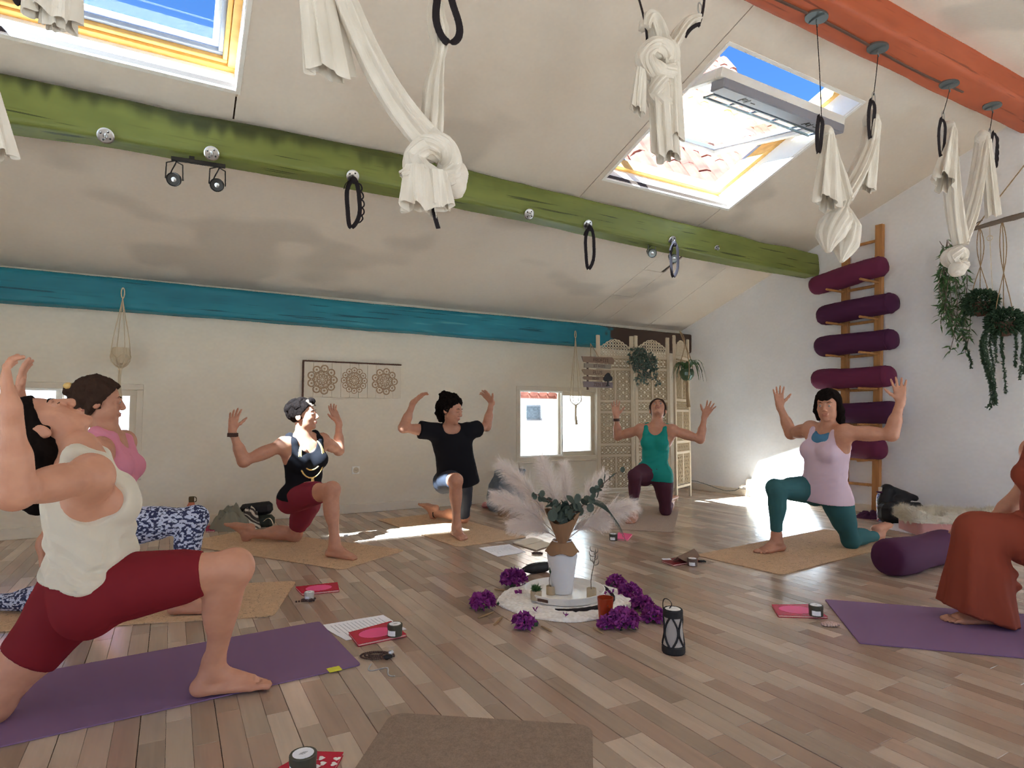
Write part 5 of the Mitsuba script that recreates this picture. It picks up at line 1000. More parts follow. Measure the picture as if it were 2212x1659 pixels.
def plume(base, mid, tip, wd, n, seed, label):
    """One pampas plume: a stem and thin drooping threads along its upper part."""
    r = np.random.default_rng(seed); s = spline([base, mid, tip], 60); g = np.gradient(s, axis=0); vv, ff = [], []
    for _ in range(n):
        t = r.uniform(.30, 1.0) ** .9; i = min(59, int(t * 59)); d = nrm(g[i]); e = nrm(np.cross(d, r.normal(size=3))); l = wd * (1.25 - .75 * abs(t - .62) / .38 * .8) * r.uniform(.55, 1.1)
        d1 = nrm(d * 1.25 + e * .50 + r.normal(size=3) * .08); d2 = nrm(d1 - up * .18 + e * .22 + r.normal(size=3) * .09); d3 = nrm(d2 - up * .42 + e * .1)
        p = [s[i], s[i] + d1 * l * .36, s[i] + d1 * l * .36 + d2 * l * .34, s[i] + d1 * l * .36 + d2 * l * .34 + d3 * l * .3]; w = nrm(np.cross(d1, r.normal(size=3))) * .0016; b = len(vv)
        for j, q in enumerate(p): z = w * (1 - .25 * j); vv += [q - z, q + z]
        for j in range(3): ff.append((b + 2 * j, b + 2 * j + 1, b + 2 * j + 3, b + 2 * j + 2))
    k = thing('pampas_plume', label, 'pampas grass', 'pampas plumes in the vase'); obj('plume', (np.array(vv), np.array(ff)), 'm_pampas', k); obj('stem', tube(s, [.0035, .0025, .001], 6), PAMPAS, k)
M0 = VB + up * .26
def PX(dx, z, dn=0.0): return V(VB[0], VB[1], 0) + DR * dx + NR * dn + up * z
for i, (m, t, w, l) in enumerate([((-.16, .47, .02), (-.36, .565, .03), .125, 'pampas plume spreading low to the left of the vase'), ((-.15, .55, -.05), (-.335, .73, -.08), .12, 'pampas plume reaching up to the left'), ((-.05, .58, .05), (-.115, .765, .06), .11, 'tallest pampas plume just left of the middle'), ((.03, .52, -.06), (.02, .73, -.10), .09, 'small pampas plume in the middle behind the leaves'), ((.12, .50, -.05), (.24, .66, -.08), .115, 'pampas plume reaching up to the right'), ((.18, .44, .02), (.38, .52, .04), .12, 'pampas plume spreading low to the right of the vase'), ((-.13, .40, .05), (-.27, .42, .08), .10, 'pampas plume drooping at the lower left of the vase'), ((.12, .40, -.04), (.25, .40, -.06), .09, 'pampas plume drooping at the lower right of the vase')]):
    plume(M0 + V(.01 * math.cos(i * 2), .01 * math.sin(i * 2), 0), PX(*m), PX(*t), w, 1500, 30 + i, l)
k = thing('bouquet', 'brown paper cone with round grey-green eucalyptus leaves among the pampas', 'bouquet')
ax0, ax1 = M0 + up * -.02 + NR * .02, PX(.0, .475, .075); s, u, d = frame_of(ax1 - ax0); L = np.linalg.norm(ax1 - ax0); a = np.arange(40) * 2 * np.pi / 40; rings = []
for t in (0, .25, .5, .8, 1.0): q = .010 + .085 * t; rings.append(ax0 + d * L * t + (q * np.cos(a) * (1 + .1 * t * np.sin(3 * a)))[:, None] * s + (q * np.sin(a) * .75)[:, None] * u + (.025 * t * np.sin(2 * a + .8))[:, None] * d)
rings += [q * 1.0 + (ax0 + d * L * t - q) * .05 for q, t in zip(rings[::-1], (1.0, .8, .5, .25, 0))]
obj('paper_cone', ring_mesh(rings, cap=False), KRAFT, k)
def round_leaf(c, n, r, fold=.25):
    s, u, n = frame_of(n); a = np.arange(10) * 2 * np.pi / 10; P = [np.asarray(c) + s * r * math.cos(q) * (.9) + u * r * math.sin(q) * 1.05 + n * r * fold * abs(math.cos(q)) for q in a]; return np.vstack([[c], P]), np.array([(0, 1 + i, 1 + (i + 1) % 10) for i in range(10)])
def sprig(pts, n, r0, r1, name='leaf'):
    s = spline(pts, 40); obj('stem', tube(s, .0022, 5), DARKW, k)
    for i in range(n):
        t = .25 + .75 * i / (n - 1); p = s[min(39, int(t * 39))]; q = r0 + (r1 - r0) * t
        obj(name, round_leaf(p + r9.normal(size=3) * q * .75, nrm(NR + r9.normal(size=3) * .7), q), EUCA, k)
top = ax0 + (ax1 - ax0) * .75
sprig([top, PX(.10, .52, .08), PX(.20, .62, .06), PX(.30, .70, .04)], 20, .030, .016); sprig([top, PX(-.03, .52, .08), PX(-.09, .565, .09), PX(-.155, .59, .08)], 15, .034, .014); sprig([top, PX(.02, .51, .11), PX(.07, .55, .10)], 13, .032, .026); sprig([top, PX(-.02, .50, .12), PX(-.05, .53, .12)], 11, .034, .028); sprig([top, PX(.03, .49, .11), PX(.085, .50, .12)], 9, .028, .024)
for i in range(7): obj('needle_sprig', tube([PX(.12, .55, .08), PX(.20 + .01 * i, .55 - .012 * i, .09), PX(.26 + .012 * i, .46 - .02 * i, .10)], [.002, .002, .001], 4, 12), EUCA, k)
# bougainvillea heads
def bract_cluster(c, R, n, seed, label):
    r = np.random.default_rng(seed); P, Dn = [], []
    for _ in range(n):
        d = r.normal(size=3); d /= np.linalg.norm(d); d[2] = abs(d[2]) * .9 - .15; d = nrm(d); p = np.asarray(c) + d * R * r.uniform(.55, .95) * V(1, 1, .8) + up * R * .5; b = nrm(np.cross(d, r.normal(size=3))); e = np.cross(d, b)
        for q in range(3): P.append(p); Dn.append(d * .75 + b * math.cos(2.1 * q) + e * math.sin(2.1 * q))
    P = np.array(P); P[:, 2] = np.maximum(P[:, 2], c[2] + .006)
    m = leaf_mesh(P, Dn, .030, .013, seed, .1); m.vertices[:, 2] = np.maximum(m.vertices[:, 2], .003)
    k = thing('bougainvillea', label, 'flower', None); obj('bracts', m, BOUG, k); P2 = np.asarray(c) + r.normal(size=(26, 3)) * R * .4 * V(1, 1, .6) + up * R * .4; P2[:, 2] = np.maximum(P2[:, 2], .006)
    m = leaf_mesh(P2, r.normal(size=(26, 3)) + up * .2, .03, .010, seed + 1); m.vertices[:, 2] = np.maximum(m.vertices[:, 2], .003); obj('leaves', m, LEAFD, k)
for i, (c, R, n, l) in enumerate([(V(1.802, 3.175, 0.000), .075, 120, 'big purple bougainvillea head beside the black pouch'), (V(1.443, 2.877, 0.000), .066, 90, 'purple bougainvillea head on the floor, farthest left of the rug'), (V(1.488, 2.524, 0.000), .050, 46, 'small purple and green bougainvillea sprig in front of the rug'), (V(2.318, 2.861, 0.000), .050, 60, 'bougainvillea sprig behind the rug on its right'), (V(2.260, 2.661, 0.000), .052, 70, 'bougainvillea head at the right rim of the rug'), (V(2.172, 2.466, 0.000), .050, 70, 'bougainvillea head right of the rug near the black lantern'), (V(1.900, 2.293, 0.000), .070, 110, 'big bougainvillea head beside the red candle glass'), (V(1.834, 2.337, 0.000), .035, 26, 'loose bougainvillea bracts under the red candle glass'), (V(2.090, 2.290, 0.000), .050, 55, 'bougainvillea sprig just behind the black lantern')]): bract_cluster(c, R, n, 60 + i, l)
for i, p in enumerate([V(1.702, 2.947, 0.030), V(1.626, 2.647, 0.030), V(1.712, 2.500, 0.030), V(2.106, 2.709, 0.030), V(2.154, 2.692, 0.030)]):
    k = obj('petal', leaf_mesh([p, p, p], [V(.9, .2, .4), V(-.3, .9, .5), V(-.5, -.7, .6)], .028, .014, i, .1), BOUG); tag(k, 'single purple bougainvillea petal on the rug, ' + ['left of the tray', 'in front of the tray handle', 'at the front of the rug', 'behind the red candle glass', 'at the right rim of the tray'][i], 'petal', 'loose petals on the rug')
k = thing('candle_glass', 'rust red candle glass with dried petals beside the bougainvillea', 'candle'); c = V(1.892, 2.417, 0.000)
obj('glass', lathe([(.028, .0), (.032, .003), (.040, .11), (.041, .114), (.037, .114), (.035, .09), (.002, .088)], c, 36), TERRA, k); p = np.array([c + V(r9.uniform(-.026, .026), r9.uniform(-.026, .026), .089) for _ in range(40)]); obj('dried_petals', leaf_mesh(p, r9.normal(size=(40, 3)) * .6 + up * .3, .016, .007, 5), DARKW, k)
k = thing('lantern', 'black and silver canister lantern with loop handle standing right of the rug', 'lantern'); c = V(1.895, 1.956, 0.000); rL = .046
obj('base', lathe([(.045, 0), (.049, .006), (.049, .028), (.044, .034), (.001, .034)], c, 40), BLACK, k); obj('body', lathe([(.041, .030), (.043, .034), (.036, .16), (.034, .162), (.001, .162)], c, 40), mat('silver_body', (158, 152, 146), .45), k)
obj('top_band', lathe([(.037, .150), (.042, .153), (.042, .178), (.038, .184), (.034, .184), (.033, .178), (.001, .178)], c, 40), BLACK, k); obj('lid', lathe([(.032, .177), (.033, .182), (.03, .1835), (.001, .1835)], c, 36), WHITE, k)
def rad(z): return .0435 - (z - .034) * .0575 + .0012
for s in (-1, 1):
    for q in (0, 1, 2, 3):
        a0 = math.atan2(NR[1], NR[0]) + q * np.pi / 2 + .3; pts = [c + V(math.cos(a0 + s * .62 * (1 - math.sin(math.pi * t) * .92)) * rad(z), math.sin(a0 + s * .62 * (1 - math.sin(math.pi * t) * .92)) * rad(z), z) for t, z in zip(np.linspace(0, 1, 16), np.linspace(.034, .152, 16))]; obj('brace', tube(pts, .0046, 6), BLACK, k)
e = -DR; obj('loop', ribbon([c + e * .036 + up * .17, c + e * .043 + up * .2, c + e * .034 + up * .225, c + e * .020 + up * .222, c + e * .016 + up * .185], .012, .003, 24, NR), BLACK, k)
def wood_pot(p, r, h, label, plant): 
    k = thing('plant_pot', label, 'plant'); obj('pot', bumpy(lathe([(r * .95, 0), (r, .003), (r, h), (r * .8, h), (r * .75, h - .006), (.001, h - .006)], p, 28), .001, 60), mat('log_pot', (176, 158, 130), .8) if 'm_log_pot' not in scene else 'm_log_pot', k); plant(k, p + up * h)
tz = TC[2] + .0095
def succulent(k, p): obj('leaves', leaf_mesh([p] * 40, [nrm(V(math.cos(q * 2.4), math.sin(q * 2.4), .35 + .03 * q)) for q in range(40)], .036, .007, 3, 0), LEAF, k)
def dry_twig(k, p):
    obj('stem', tube([p - up * .01, p + V(.0, .0, .06), p + V(.008, -.01, .12), p + DR * .02 + up * .19], .0025, 5, 20), TWIG, k)
    for i in range(9): e = DR * math.cos(i * 1.9) * .03 + NR * math.sin(i * 1.9) * .02; b = p + DR * .015 + up * (.12 + .009 * i); obj('bud', tube([b, b + e * .7 + up * .008, b + e * .8 + up * .03], [.0016, .003, .001], 5, 8), TWIG, k)
def seed_stem(k, p): obj('stem', tube([p - up * .01, p + up * .08, p + V(.005, 0, .13), p + DR * -.006 + up * .155], .002, 5, 14), TWIG, k); obj('seed_head', bumpy(ball(p + up * .085, .012, 2, (.8, .8, 1.6)), .004, 80), LEAFD, k)
wood_pot(V(1.708, 2.771, 0.046) * V(1, 1, 0) + up * tz, .030, .045, 'small log slice pot with green succulent on the left of the tray', succulent)
wood_pot(V(1.980, 2.647, 0.046) * V(1, 1, 0) + up * tz, .026, .052, 'small log slice pot with a dry budding twig on the right of the tray', dry_twig)
wood_pot(V(1.828, 2.811, 0.046) * V(1, 1, 0) + up * tz, .026, .045, 'small log slice pot half behind the vase with a seed stem', seed_stem)
for (px, r, m, l) in ((V(1.738, 2.717, 0.046), .012, CREAM, 'pale pebble on the tray left of the vase'), (V(1.804, 2.617, 0.046), .022, 'm_crystal', 'clear crystal chunk on the tray in front of the vase'), (V(1.897, 2.628, 0.046), .016, 'm_crystal', 'clear crystal chunk on the tray right of the vase')):
    b = ball((px[0], px[1], tz + r * .5), r, 1, (1.2, 1, .62)); k = obj('stone', bumpy(b, r * .15, 40), m); tag(k, l, 'stone')
for i, (a, b, l) in enumerate([(V(1.354, 2.747, 0.006), V(1.464, 2.792, 0.006), 'wooden stick on the floor in front of the leftmost bougainvillea'), (V(1.376, 2.619, 0.006), V(1.471, 2.705, 0.006), 'wooden stick on the floor left of the small flower sprig'), (V(1.659, 3.152, 0.006), V(1.723, 3.073, 0.006), 'wooden stick on the floor left of the rug'), (V(1.565, 2.490, 0.006), V(1.570, 2.408, 0.006), 'wooden stick on the floor in front of the rug'), (V(1.770, 2.353, 0.006), V(1.762, 2.272, 0.006), 'wooden stick on the floor left of the red candle glass')]):
    k = obj('wood_stick', tube([a, b], [.004, .0055, .004], 6, 6), JUTE); tag(k, l, 'stick')
k = thing('pouch', 'black rolled pouch lying behind the vase', 'pouch'); a, b = V(1.972, 3.362, 0.034), V(2.208, 3.367, 0.034); obj('body', bumpy(tube([a, a * .98 + b * .02, a * .5 + b * .5, b * .98 + a * .02, b], [.01, .031, .034, .031, .01], 24, 24), .003, 20), BLACK, k); obj('zip', tube([a * .9 + b * .1 + up * .031 + NR * .012, a * .1 + b * .9 + up * .031 + NR * .012], .002, 5, 6), GREYM, k)
# ---------------------------------------------------------------- booklets, tins, papers, beads
def booklet(pts, label, motif, m=RED, th=.013):
    P = np.array([p[:2] for p in pts]); k = thing('booklet', label, 'booklet'); pg = Polygon(P)
    obj('back_cover', prism(pg, .0015, .0035), m, k); obj('pages', prism(pg.buffer(-.003), .0035, th - .002), mat('page_edge', (214, 170, 160), .8) if 'm_page_edge' not in scene else 'm_page_edge', k); obj('front_cover', prism(pg, th - .002, th), m, k)
    if motif: obj('motif', prism(motif(P).intersection(pg), th, th + .0006), PINKC, k)
    return k
def oval(P): c = P.mean(0); u = P[-1] - P[0] if len(P) > 3 else P[1] - P[0]; u = P[2] - P[1]; an = math.degrees(math.atan2(u[1], u[0])); L = np.linalg.norm(u); return affinity.translate(affinity.rotate(affinity.scale(Point(0, 0).buffer(1, 24), L * .36, np.linalg.norm(P[1] - P[0]) * .36), an), *c)
booklet([V(0.656, 3.753, 0.000), V(0.664, 3.590, 0.000), V(0.865, 3.560, 0.000), V(0.895, 3.732, 0.000)], 'red and pink booklet with tin beside the cork mat on the left', oval); booklet([V(0.736, 2.843, 0.000), V(0.736, 2.675, 0.000), V(0.961, 2.689, 0.000), V(0.957, 2.898, 0.000)], 'red booklet with pink motif in front of the sheet of paper, under a tin', oval)
booklet([V(2.797, 2.159, 0.000), V(2.678, 2.030, 0.000), V(2.875, 1.895, 0.000), V(2.978, 2.066, 0.000)], 'red booklet with pink oval in front of the right purple mat', oval); booklet([V(3.206, 3.952, 0.000), V(3.256, 3.860, 0.000), V(3.443, 4.021, 0.000), V(3.393, 4.143, 0.000)], 'small pink booklet in front of the taupe mat', None, PINKC)
booklet([V(2.984, 3.183, 0.000), V(2.972, 3.055, 0.000), V(3.226, 3.062, 0.000), V(3.251, 3.225, 0.000)], 'dark red booklet under folded brown leather beside the lilac woman mat', None, mat('dark_red', (120, 30, 34), .5))
k = thing('leather_wrap', 'folded brown leather wrap lying on the dark red booklet', 'case'); a, b, c, d = V(3.016, 3.113, 0.020), V(3.082, 3.015, 0.020), V(3.277, 3.109, 0.020), V(3.353, 3.252, 0.020)
obj('cover', ring_mesh([[p, p + up * .004, q + up * .004, q] for p, q in ((a, d * .9 + a * .1), (a * .7 + b * .3 + up * .03, d * .75 + c * .25 + up * .028), (a * .4 + b * .6 + up * .012, d * .45 + c * .55 + up * .022), (b, c))]), BROWNW, k); obj('card', xf(box((-.03, -.02, 0), (.03, .02, .002)), DR, -NR, up, V(3.040, 3.192, 0.014)), PAPER, k)
P = [V(0.288, 1.860, 0.000), V(0.377, 1.906, 0.000), V(0.469, 1.849, 0.000), V(0.404, 1.739, 0.000)]; hk = booklet(P, 'red booklet patterned with white hearts at the bottom edge', None)
def heart(c, r, an): t = np.linspace(0, 2 * np.pi, 24)[:-1]; return affinity.translate(affinity.rotate(Polygon(np.c_[.062 * 16 * np.sin(t) ** 3, .062 * (13 * np.cos(t) - 5 * np.cos(2 * t) - 2 * np.cos(3 * t) - np.cos(4 * t))] * r), an), *c)
HP = [V(0.407, 1.848, 0.013), V(0.443, 1.822, 0.013), V(0.405, 1.819, 0.013), V(0.431, 1.800, 0.013), V(0.387, 1.811, 0.013), V(0.387, 1.851, 0.013)]
for i, p in enumerate(HP): obj('heart', prism(heart(p[:2], .0105, [70, -20, 80, 60, 75, 40][i]), .013, .0137), WHITE, hk)
def tin(p, label, m=OLIVE, r=.034, h=.052, z=.0):
    p = V(p[0], p[1], z); k = thing('candle_tin', label, 'candle tin'); obj('can', lathe([(r * .93, .0005), (r * .96, .003), (r * .96, h * .70), (.002, h * .70)], p, 40), m, k); obj('lid', lathe([(r * .97, h * .62), (r, h * .64), (r, h - .002), (r * .97, h), (.002, h)], p, 40), m, k)
    obj('top_label', lathe([(r * .78, h), (r * .78, h + .0006), (.002, h + .0006)], p, 36), LABELW, k); obj('print', xf(prism(unary_union([sbox(-.012, -.0012, .012, .0008), sbox(-.008, .003, .009, .0042), sbox(-.006, -.006, .007, -.0048)]), 0, .0003), DR * .8 + NR * -.6, -NR * .8 + DR * -.6, up, p + up * (h + .0006)), GREYM, k)
    a = np.linspace(-.55, .75, 12) + math.atan2(NR[1], NR[0]) - .5; ri, ro = r * .955, r * .97; obj('side_label', ring_mesh([[p + V(math.cos(q) * ri, math.sin(q) * ri, h * .12), p + V(math.cos(q) * ro, math.sin(q) * ro, h * .12), p + V(math.cos(q) * ro, math.sin(q) * ro, h * .56), p + V(math.cos(q) * ri, math.sin(q) * ri, h * .56)] for q in a]), LABELW, k)
WT = mat('pale_tin', (196, 190, 180), .4)
tin(V(0.684, 3.488, 0.013), 'pale candle tin in front of the booklet on the left', WT, .026, .045); tin(V(0.908, 2.696, 0.013), 'olive candle tin on the red booklet by the sheet of paper', z=.0142); tin(V(2.833, 1.929, 0.013), 'olive candle tin on the booklet in front of the right purple mat', z=.0142); tin(V(3.178, 3.947, 0.000), 'olive candle tin beside the small pink booklet'); tin(V(3.102, 3.011, 0.000), 'pale-lidded candle tin beside the leather wrap', mat('brown_tin', (92, 74, 68), .4), .034, .05); tin(V(0.343, 1.792, 0.013), 'olive candle tin with big white label at the bottom edge', z=.0142, r=.037, h=.055)
def sheet(pts, label, th=.0012, m=PAPER, lines=True):
    P = np.array([p[:2] for p in pts]); k = thing('paper_sheet', label, 'paper'); obj('sheet', prism(Polygon(P), .001, .001 + th), m, k)
    if lines:
        u, v = (P[1] - P[0]), (P[3] - P[0]); q = [Polygon([P[0] + u * s + v * a, P[0] + u * s + v * b, P[0] + u * (s + .014) + v * b, P[0] + u * (s + .014) + v * a]) for s, a, b in zip(np.linspace(.12, .86, 13), [.12] * 13, r9.uniform(.5, .9, 13))]; obj('print', prism(unary_union(q), .001 + th, .0013 + th), mat('print_grey', (190, 192, 198), .8) if 'm_print_grey' not in scene else 'm_print_grey', k)
sheet([V(0.961, 3.038, 0.000), V(0.645, 3.036, 0.000), V(0.709, 2.778, 0.000), V(0.994, 2.781, 0.000)], 'printed white sheet of paper between the purple mat corner and the red booklet'); sheet([V(2.355, 4.223, 0.000), V(2.083, 4.220, 0.000), V(2.072, 3.889, 0.000), V(2.326, 3.918, 0.000)], 'loose white sheet of paper beside the open notebook')
k = thing('notebook', 'open notebook with cream pages lying behind the vase', 'book'); Q = np.array([p[:2] for p in (V(2.389, 4.224, 0.000), V(2.417, 3.920, 0.000), V(2.645, 4.020, 0.000), V(2.629, 4.321, 0.000))]); obj('cover', prism(Polygon(Q).buffer(.004), .001, .004), BROWNW, k); obj('pages', prism(Polygon([Q[0], (Q[0] + Q[1]) / 2, (Q[3] + Q[2]) / 2, Q[3]]), .004, .014), CREAM, k); obj('pages', prism(Polygon([(Q[0] + Q[1]) / 2, Q[1], Q[2], (Q[3] + Q[2]) / 2]), .004, .009), CREAM, k)
def beads(loops, r, m, label, extra=None):
    k = thing('bead_necklace', label, 'beads'); ms = []
    for pts in loops:
        s = spline(pts, 200); d = np.r_[0, np.cumsum(np.linalg.norm(np.diff(s, axis=0), axis=1))]; n = int(d[-1] / (r * 2.05))
        for q in np.linspace(0, d[-1], n): ms.append(ball([np.interp(q, d, s[:, j]) for j in range(3)], r, 1))
    obj('bead_string', cat_(ms), m, k)
    if extra: extra(k)
def coil(c, R, n, wob=.2, sx=1.6, z=.006): return [np.asarray(c) + DR * R * sx * math.cos(t) * (1 - .22 * (t / 6.28)) + -NR * R * math.sin(t) * (1 - .22 * (t / 6.28)) + up * (z + .0028 * (t / 6.28)) for t in np.linspace(0, 6.28 * n, 14 * n)]
def silver(k): p = V(0.827, 2.506, 0.000); obj('charm', bumpy(ball((p[0], p[1], .014), .013, 2), .002, 90), METAL, k); q = V(0.808, 2.483, 0.000); obj('tassel', bumpy(ball((q[0], q[1], .01), .013, 2, (1.5, 1, .7)), .004, 80), BLACK, k)
beads([coil(V(0.772, 2.526, 0.000), .046, 3)], .0042, DBEAD, 'coiled dark bead mala with silver charm by the purple mat corner', silver)
beads([[V(0.731, 2.462, 0.000) + up * .003, V(0.737, 2.397, 0.000) + up * .003, V(0.774, 2.396, 0.000) + up * .003, V(0.763, 2.343, 0.000) + up * .003, V(0.777, 2.306, 0.000) + up * .003]], .003, METAL, 'thin silver chain trailing on the floor below the coiled mala')
beads([coil(V(0.671, 3.468, 0.000), .022, 2), [V(0.613, 3.472, 0.000) + up * .006, V(0.649, 3.471, 0.000) + up * .006, V(0.713, 3.483, 0.000) + up * .006]], .0055, DBEAD, 'dark bead mala beside the pale tin on the left')
beads([coil(V(2.789, 1.828, 0.000), .026, 3)], .0062, mat('shell_bead', (196, 168, 156), .4), 'shiny brown and pink bead bundle below the right booklet'); beads([coil(V(2.366, 3.825, 0.000), .024, 2)], .006, DBEAD, 'dark bead mala between the notebook and the black pouch'); beads([coil(V(3.227, 3.046, 0.000), .016, 2)], .005, BLACK, 'small black bead bundle beside the brown tin')
k = obj('tealight', lathe([(.016, .001), (.018, .003), (.018, .014), (.015, .012), (.001, .012)], V(1.310, 5.199, 0.000), 24), WHITE); tag(k, 'small white disc on the floor right of the front foot in wine shorts', 'candle')  # a low white disc lying on the floor
# ---------------------------------------------------------------- things along the walls
k = thing('felt_bag', 'grey felt bag slumped against the back wall under the sliding window', 'bag'); c = V(3.185, 5.796, 0.000); s_ = []
for z, r in ((0, .17), (.05, .205), (.15, .215), (.28, .20), (.37, .17), (.42, .165), (.415, .155), (.34, .15), (.30, .02)): s_.append((r, z))
m = lathe(s_, c, 48); v = m.vertices; v[:, 0] += .05 * (v[:, 2] / .4) ** 2; v[:, 2] += .05 * (v[:, 0] - c[0]) * np.clip(v[:, 2] / .4, 0, 1); m.vertices = v; obj('body', bumpy(m, .02, 9, 4), FELT, k, True); obj('rim', bumpy(tube([c + V(.055 + .165 * math.cos(a), .165 * math.sin(a), .42 + .009 * math.cos(a)) for a in np.linspace(0, 6.283, 40)[:-1]], .010, 8, closed=True), .003, 20), FELT, k)
k = obj('folded_cloth', bumpy(xf(box((-.13, -.09, 0), (.13, .09, .05), .02).subdivide().subdivide().subdivide(), DR, -NR, up, V(3.166, 6.041, 0.000)), .008, 14), mat('pink_cloth', (196, 128, 126), .85), smooth=True); tag(k, 'folded pink cloth on the floor in front of the grey felt bag', 'cloth')
k = thing('box', 'small brown cardboard box beside the pampas plume on the floor', 'box'); c = V(2.975, 5.453, 0.000); obj('body', box(c + V(-.045, -.045, .0), c + V(.045, .045, .13), .003), KRAFT, k); obj('flap', xf(box((-.045, 0, 0), (.045, .05, .003)), V(1, 0, 0), V(0, -.5, .85), V(0, -.85, -.5), c + V(0, -.045, .13)), KRAFT, k)
def drape(c, sx, sy, h, m, label, seed, cat='clothes', name='clothes_pile'):
    n = 44; g = np.linspace(-1, 1, n); X, Y = np.meshgrid(g, g, indexing='ij'); R = np.sqrt(X ** 2 + Y ** 2 + 1e-9); a = np.arctan2(Y, X); t = np.maximum(np.abs(X), np.abs(Y)); X2, Y2 = t * np.cos(a), t * np.sin(a); P = np.stack([X2 * 3 + seed, Y2 * 3, X2 * 0], -1)
    H = h * np.clip(1 - t ** 3, 0, 1) * (.45 + .9 * meshkit.fbm(P, 3, seed)) + .012 * np.sin(14 * X2 + 6 * meshkit.noise(P, seed)) * np.clip(1 - t ** 4, 0, 1); H = np.maximum(H, .001)
    v = np.stack([X2 * sx, Y2 * sy, H], -1).reshape(-1, 3) @ np.array([DR, -NR, up]) + np.asarray(c); i, j = np.meshgrid(np.arange(n - 1), np.arange(n - 1), indexing='ij'); q = (i * n + j).ravel(); me = trimesh.Trimesh(v, np.vstack([np.c_[q, q + n, q + n + 1], np.c_[q, q + n + 1, q + 1]]), process=False)
    k = thing(name, label, cat); obj('fabric', me, m, k, True); return k
KH = mat('khaki', (128, 124, 108), .85); STRIPE = mat('stripe', tex=lambda p, n, uv: mikit.mix(c3((70, 60, 54)), c3((206, 196, 180)), mikit.smoothstep(.4, .6, mikit.noise(p.x * 45 + p.z * 60 + 4 * mikit.noise(p.x * 12, p.y * 12, p.z * 12), 0, 0))), rough=.85)
drape(V(0.507, 6.071, 0.000) - V(.02, .04, 0), .19, .13, .20, KH, 'khaki jacket heaped on the floor by the back wall', 3); drape(V(0.544, 6.104, 0.000) + V(.08, -.09, .0), .12, .08, .17, STRIPE, 'striped scarf on the khaki jacket', 5)
k = thing('handbag', 'dark leather handbag beside the khaki jacket at the back wall', 'bag'); c = V(0.692, 6.020, 0.000) + V(.02, .02, 0); obj('body', xf(box((-.15, -.05, .0), (.15, .05, .11), .03).subdivide().subdivide(), DR, -NR, up, c + up * .0), mat('dark_green_bag', (48, 54, 44), .6), k, True); obj('upper', xf(box((-.14, -.05, .105), (.15, .05, .22), .03).subdivide().subdivide(), nrm(DR + up * .12), -NR, nrm(up - DR * .12), c), BLACK, k, True); obj('handle', ribbon([c + DR * .08 - NR * -.06 + up * .06, c + DR * .14 + NR * .08 + up * .09, c + DR * .17 + NR * .06 + up * .02], .02, .004, 12, NR), CREAM, k)
booklet([V(0.292, 6.219, 0.000), V(0.281, 5.969, 0.000), V(0.353, 5.953, 0.000), V(0.368, 6.285, 0.000)], 'dark pink booklet on the floor left of the khaki jacket', None, mat('dark_pink', (150, 30, 66), .5))
def bottle(c, label, prof, m, cap, parts=()):
    k = thing('bottle', label, 'bottle'); obj('body', lathe(prof, c, 36), m, k); obj('cap', lathe(cap, c, 24), parts[0] if parts else DARKM, k); return k
c = V(.17, 6.18, 0); k = bottle(c, 'orange glass bottle with bronze cap at the back wall behind the speckled knee', [(.036, .0), (.040, .004), (.042, .15), (.040, .20), (.026, .235), (.018, .25), (.001, .25)], mat('amber', (186, 108, 78), .15), [(.021, .245), (.022, .247), (.022, .292), (.020, .295), (.001, .295)], (mat('bronze', (84, 66, 40), .4, metallic=.5),)); obj('carry_loop', tube([c + DR * .02 + up * .29, c + DR * .040 + up * .285, c + DR * .04 + up * .25, c + DR * .022 + up * .248], .004, 6, 12), 'm_bronze', k)
c = V(6.024, 3.386, 0.000); k = bottle(c, 'floral steel bottle with purple collar beside the ladder rack foot', [(.036, .0), (.039, .004), (.040, .20), (.034, .245), (.020, .275), (.001, .275)], FLOWERP, [(.017, .285), (.018, .287), (.018, .325), (.016, .328), (.001, .328)], (CREAM,)); obj('collar', lathe([(.021, .272), (.036, .278), (.038, .284), (.022, .29), (.001, .29)], c, 28), PLUM, k)
k = drape(V(6.101, 3.561, 0.000) + V(.05, 0, 0), .16, .12, .06, PLUM, 'crumpled dark purple cloth on the floor beside the floral bottle', 8, 'cloth', 'crumpled_cloth')
k = thing('black_bag', 'black fabric bag leaning on the right wall behind the sheepskin', 'bag'); c = V(6.076, 3.239, 0.000) + V(.0, -.02, 0)
obj('body', bumpy(xf(box((-.21, -.07, 0), (.21, .09, .20), .05).subdivide().subdivide().subdivide(), DR, -NR, up, c), .012, 10), BLACK, k, True); B_ = Blob(); B_.cone(c + DR * -.12 + up * .19 - NR * .08, c + DR * -.06 + up * .30 - NR * .12, .06, .05, .03); B_.cone(c + DR * -.06 + up * .30 - NR * .12, c + DR * .22 + up * .22 - NR * .14, .055, .03, .03); B_.cone(c + up * .18 - NR * .08, c + DR * .1 + up * .22 - NR * .12, .07, .06, .03); obj('flap', B_.mesh(.008), BLACK, k, True); obj('tissue', bumpy(ball(c + DR * .04 + NR * .10 + up * .15, .04, 2, (1.3, .6, .6)), .008, 30), WHITE, k)
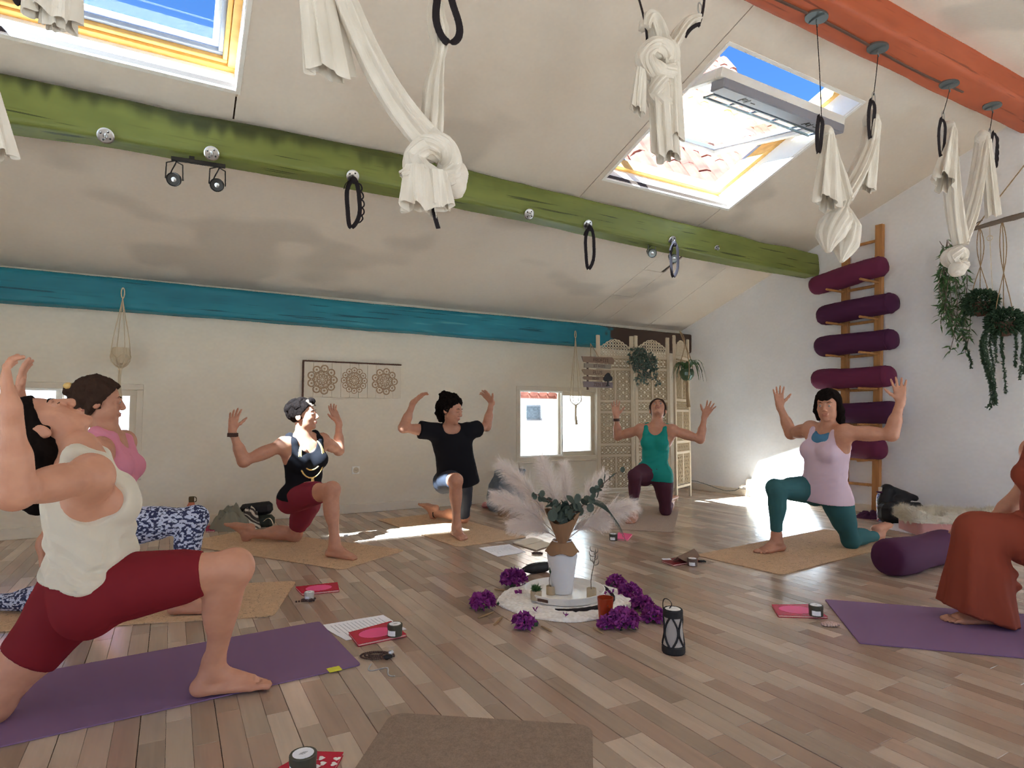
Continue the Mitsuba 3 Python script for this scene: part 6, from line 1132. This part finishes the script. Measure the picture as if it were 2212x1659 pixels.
DOI = mat('doily', (226, 222, 224), .85); P = [p[:2] for p in (V(5.695, 3.122, 0.000), V(5.631, 2.834, 0.000), V(5.512, 2.405, 0.000), V(6.257, 2.602, 0.000), V(6.439, 3.152, 0.000), V(6.243, 3.263, 0.000))]
pg = Polygon(P).buffer(.03); ed = unary_union([pg] + [Point(pg.exterior.interpolate(i / 70, True)).buffer(.022, 5) for i in range(70)]); k = obj('doily', prism(ed, .001, .007), DOI); tag(k, 'white scalloped crochet doily on the floor under the sheepskin cushion', 'doily')
bract_cluster(V(5.808, 3.034, 0.008), .05, 30, 90, 'dark pink bougainvillea sprig lying on the white doily')
k = thing('cushion', 'pink-sided cushion topped with cream sheepskin near the right wall', 'cushion'); a, b = V(5.580, 2.807, 0.060), V(5.928, 2.514, 0.060); u_ = nrm((b - a) * V(1, 1, 0)); v_ = np.array([-u_[1], u_[0], 0]); L = np.linalg.norm(b - a)
obj('base', xf(prism(sbox(0, -.02, L + .3, .30).buffer(.05, 8), .009, .115), u_, v_, up, V(a[0], a[1], 0)), mat('pink_cushion', (188, 136, 130), .9), k, 30)
fl = xf(prism(sbox(-.03, -.02, L + .3, .30).buffer(.055, 8), 0, .10), u_, v_, up, V(a[0], a[1], .116)); fl = fl.subdivide_to_size(.035); 
n_ = meshkit.fbm(fl.vertices * 14, 3, 2); up_ = fl.vertices[:, 2] > .13; fl.vertices[up_, 2] += (n_[up_] - .5) * .10 - .02; m_ = fl.copy(); pts, fi = trimesh.sample.sample_surface(fl, 9000, seed=4); nn = fl.face_normals[fi]; kk = (pts[:, 2] > .118)
pts, nn = pts[kk], nn[kk]; dd = nn + r9.normal(size=nn.shape) * .6 + up * .1; wv = np.cross(dd, r9.normal(size=nn.shape)); wv = wv / np.linalg.norm(wv, axis=1)[:, None] * .0022; tip = pts + dd / np.linalg.norm(dd, axis=1)[:, None] * r9.uniform(.02, .045, len(pts))[:, None]
fv = np.stack([pts - wv, pts + wv, tip], 1).reshape(-1, 3); WOOL = mat('wool', (206, 198, 180), .95, spec=.05); obj('sheepskin', fl, WOOL, k, True); q = obj('wool_pile', trimesh.Trimesh(fv, np.arange(len(fv)).reshape(-1, 3), process=False), WOOL, k); tag(q, kind='stuff')
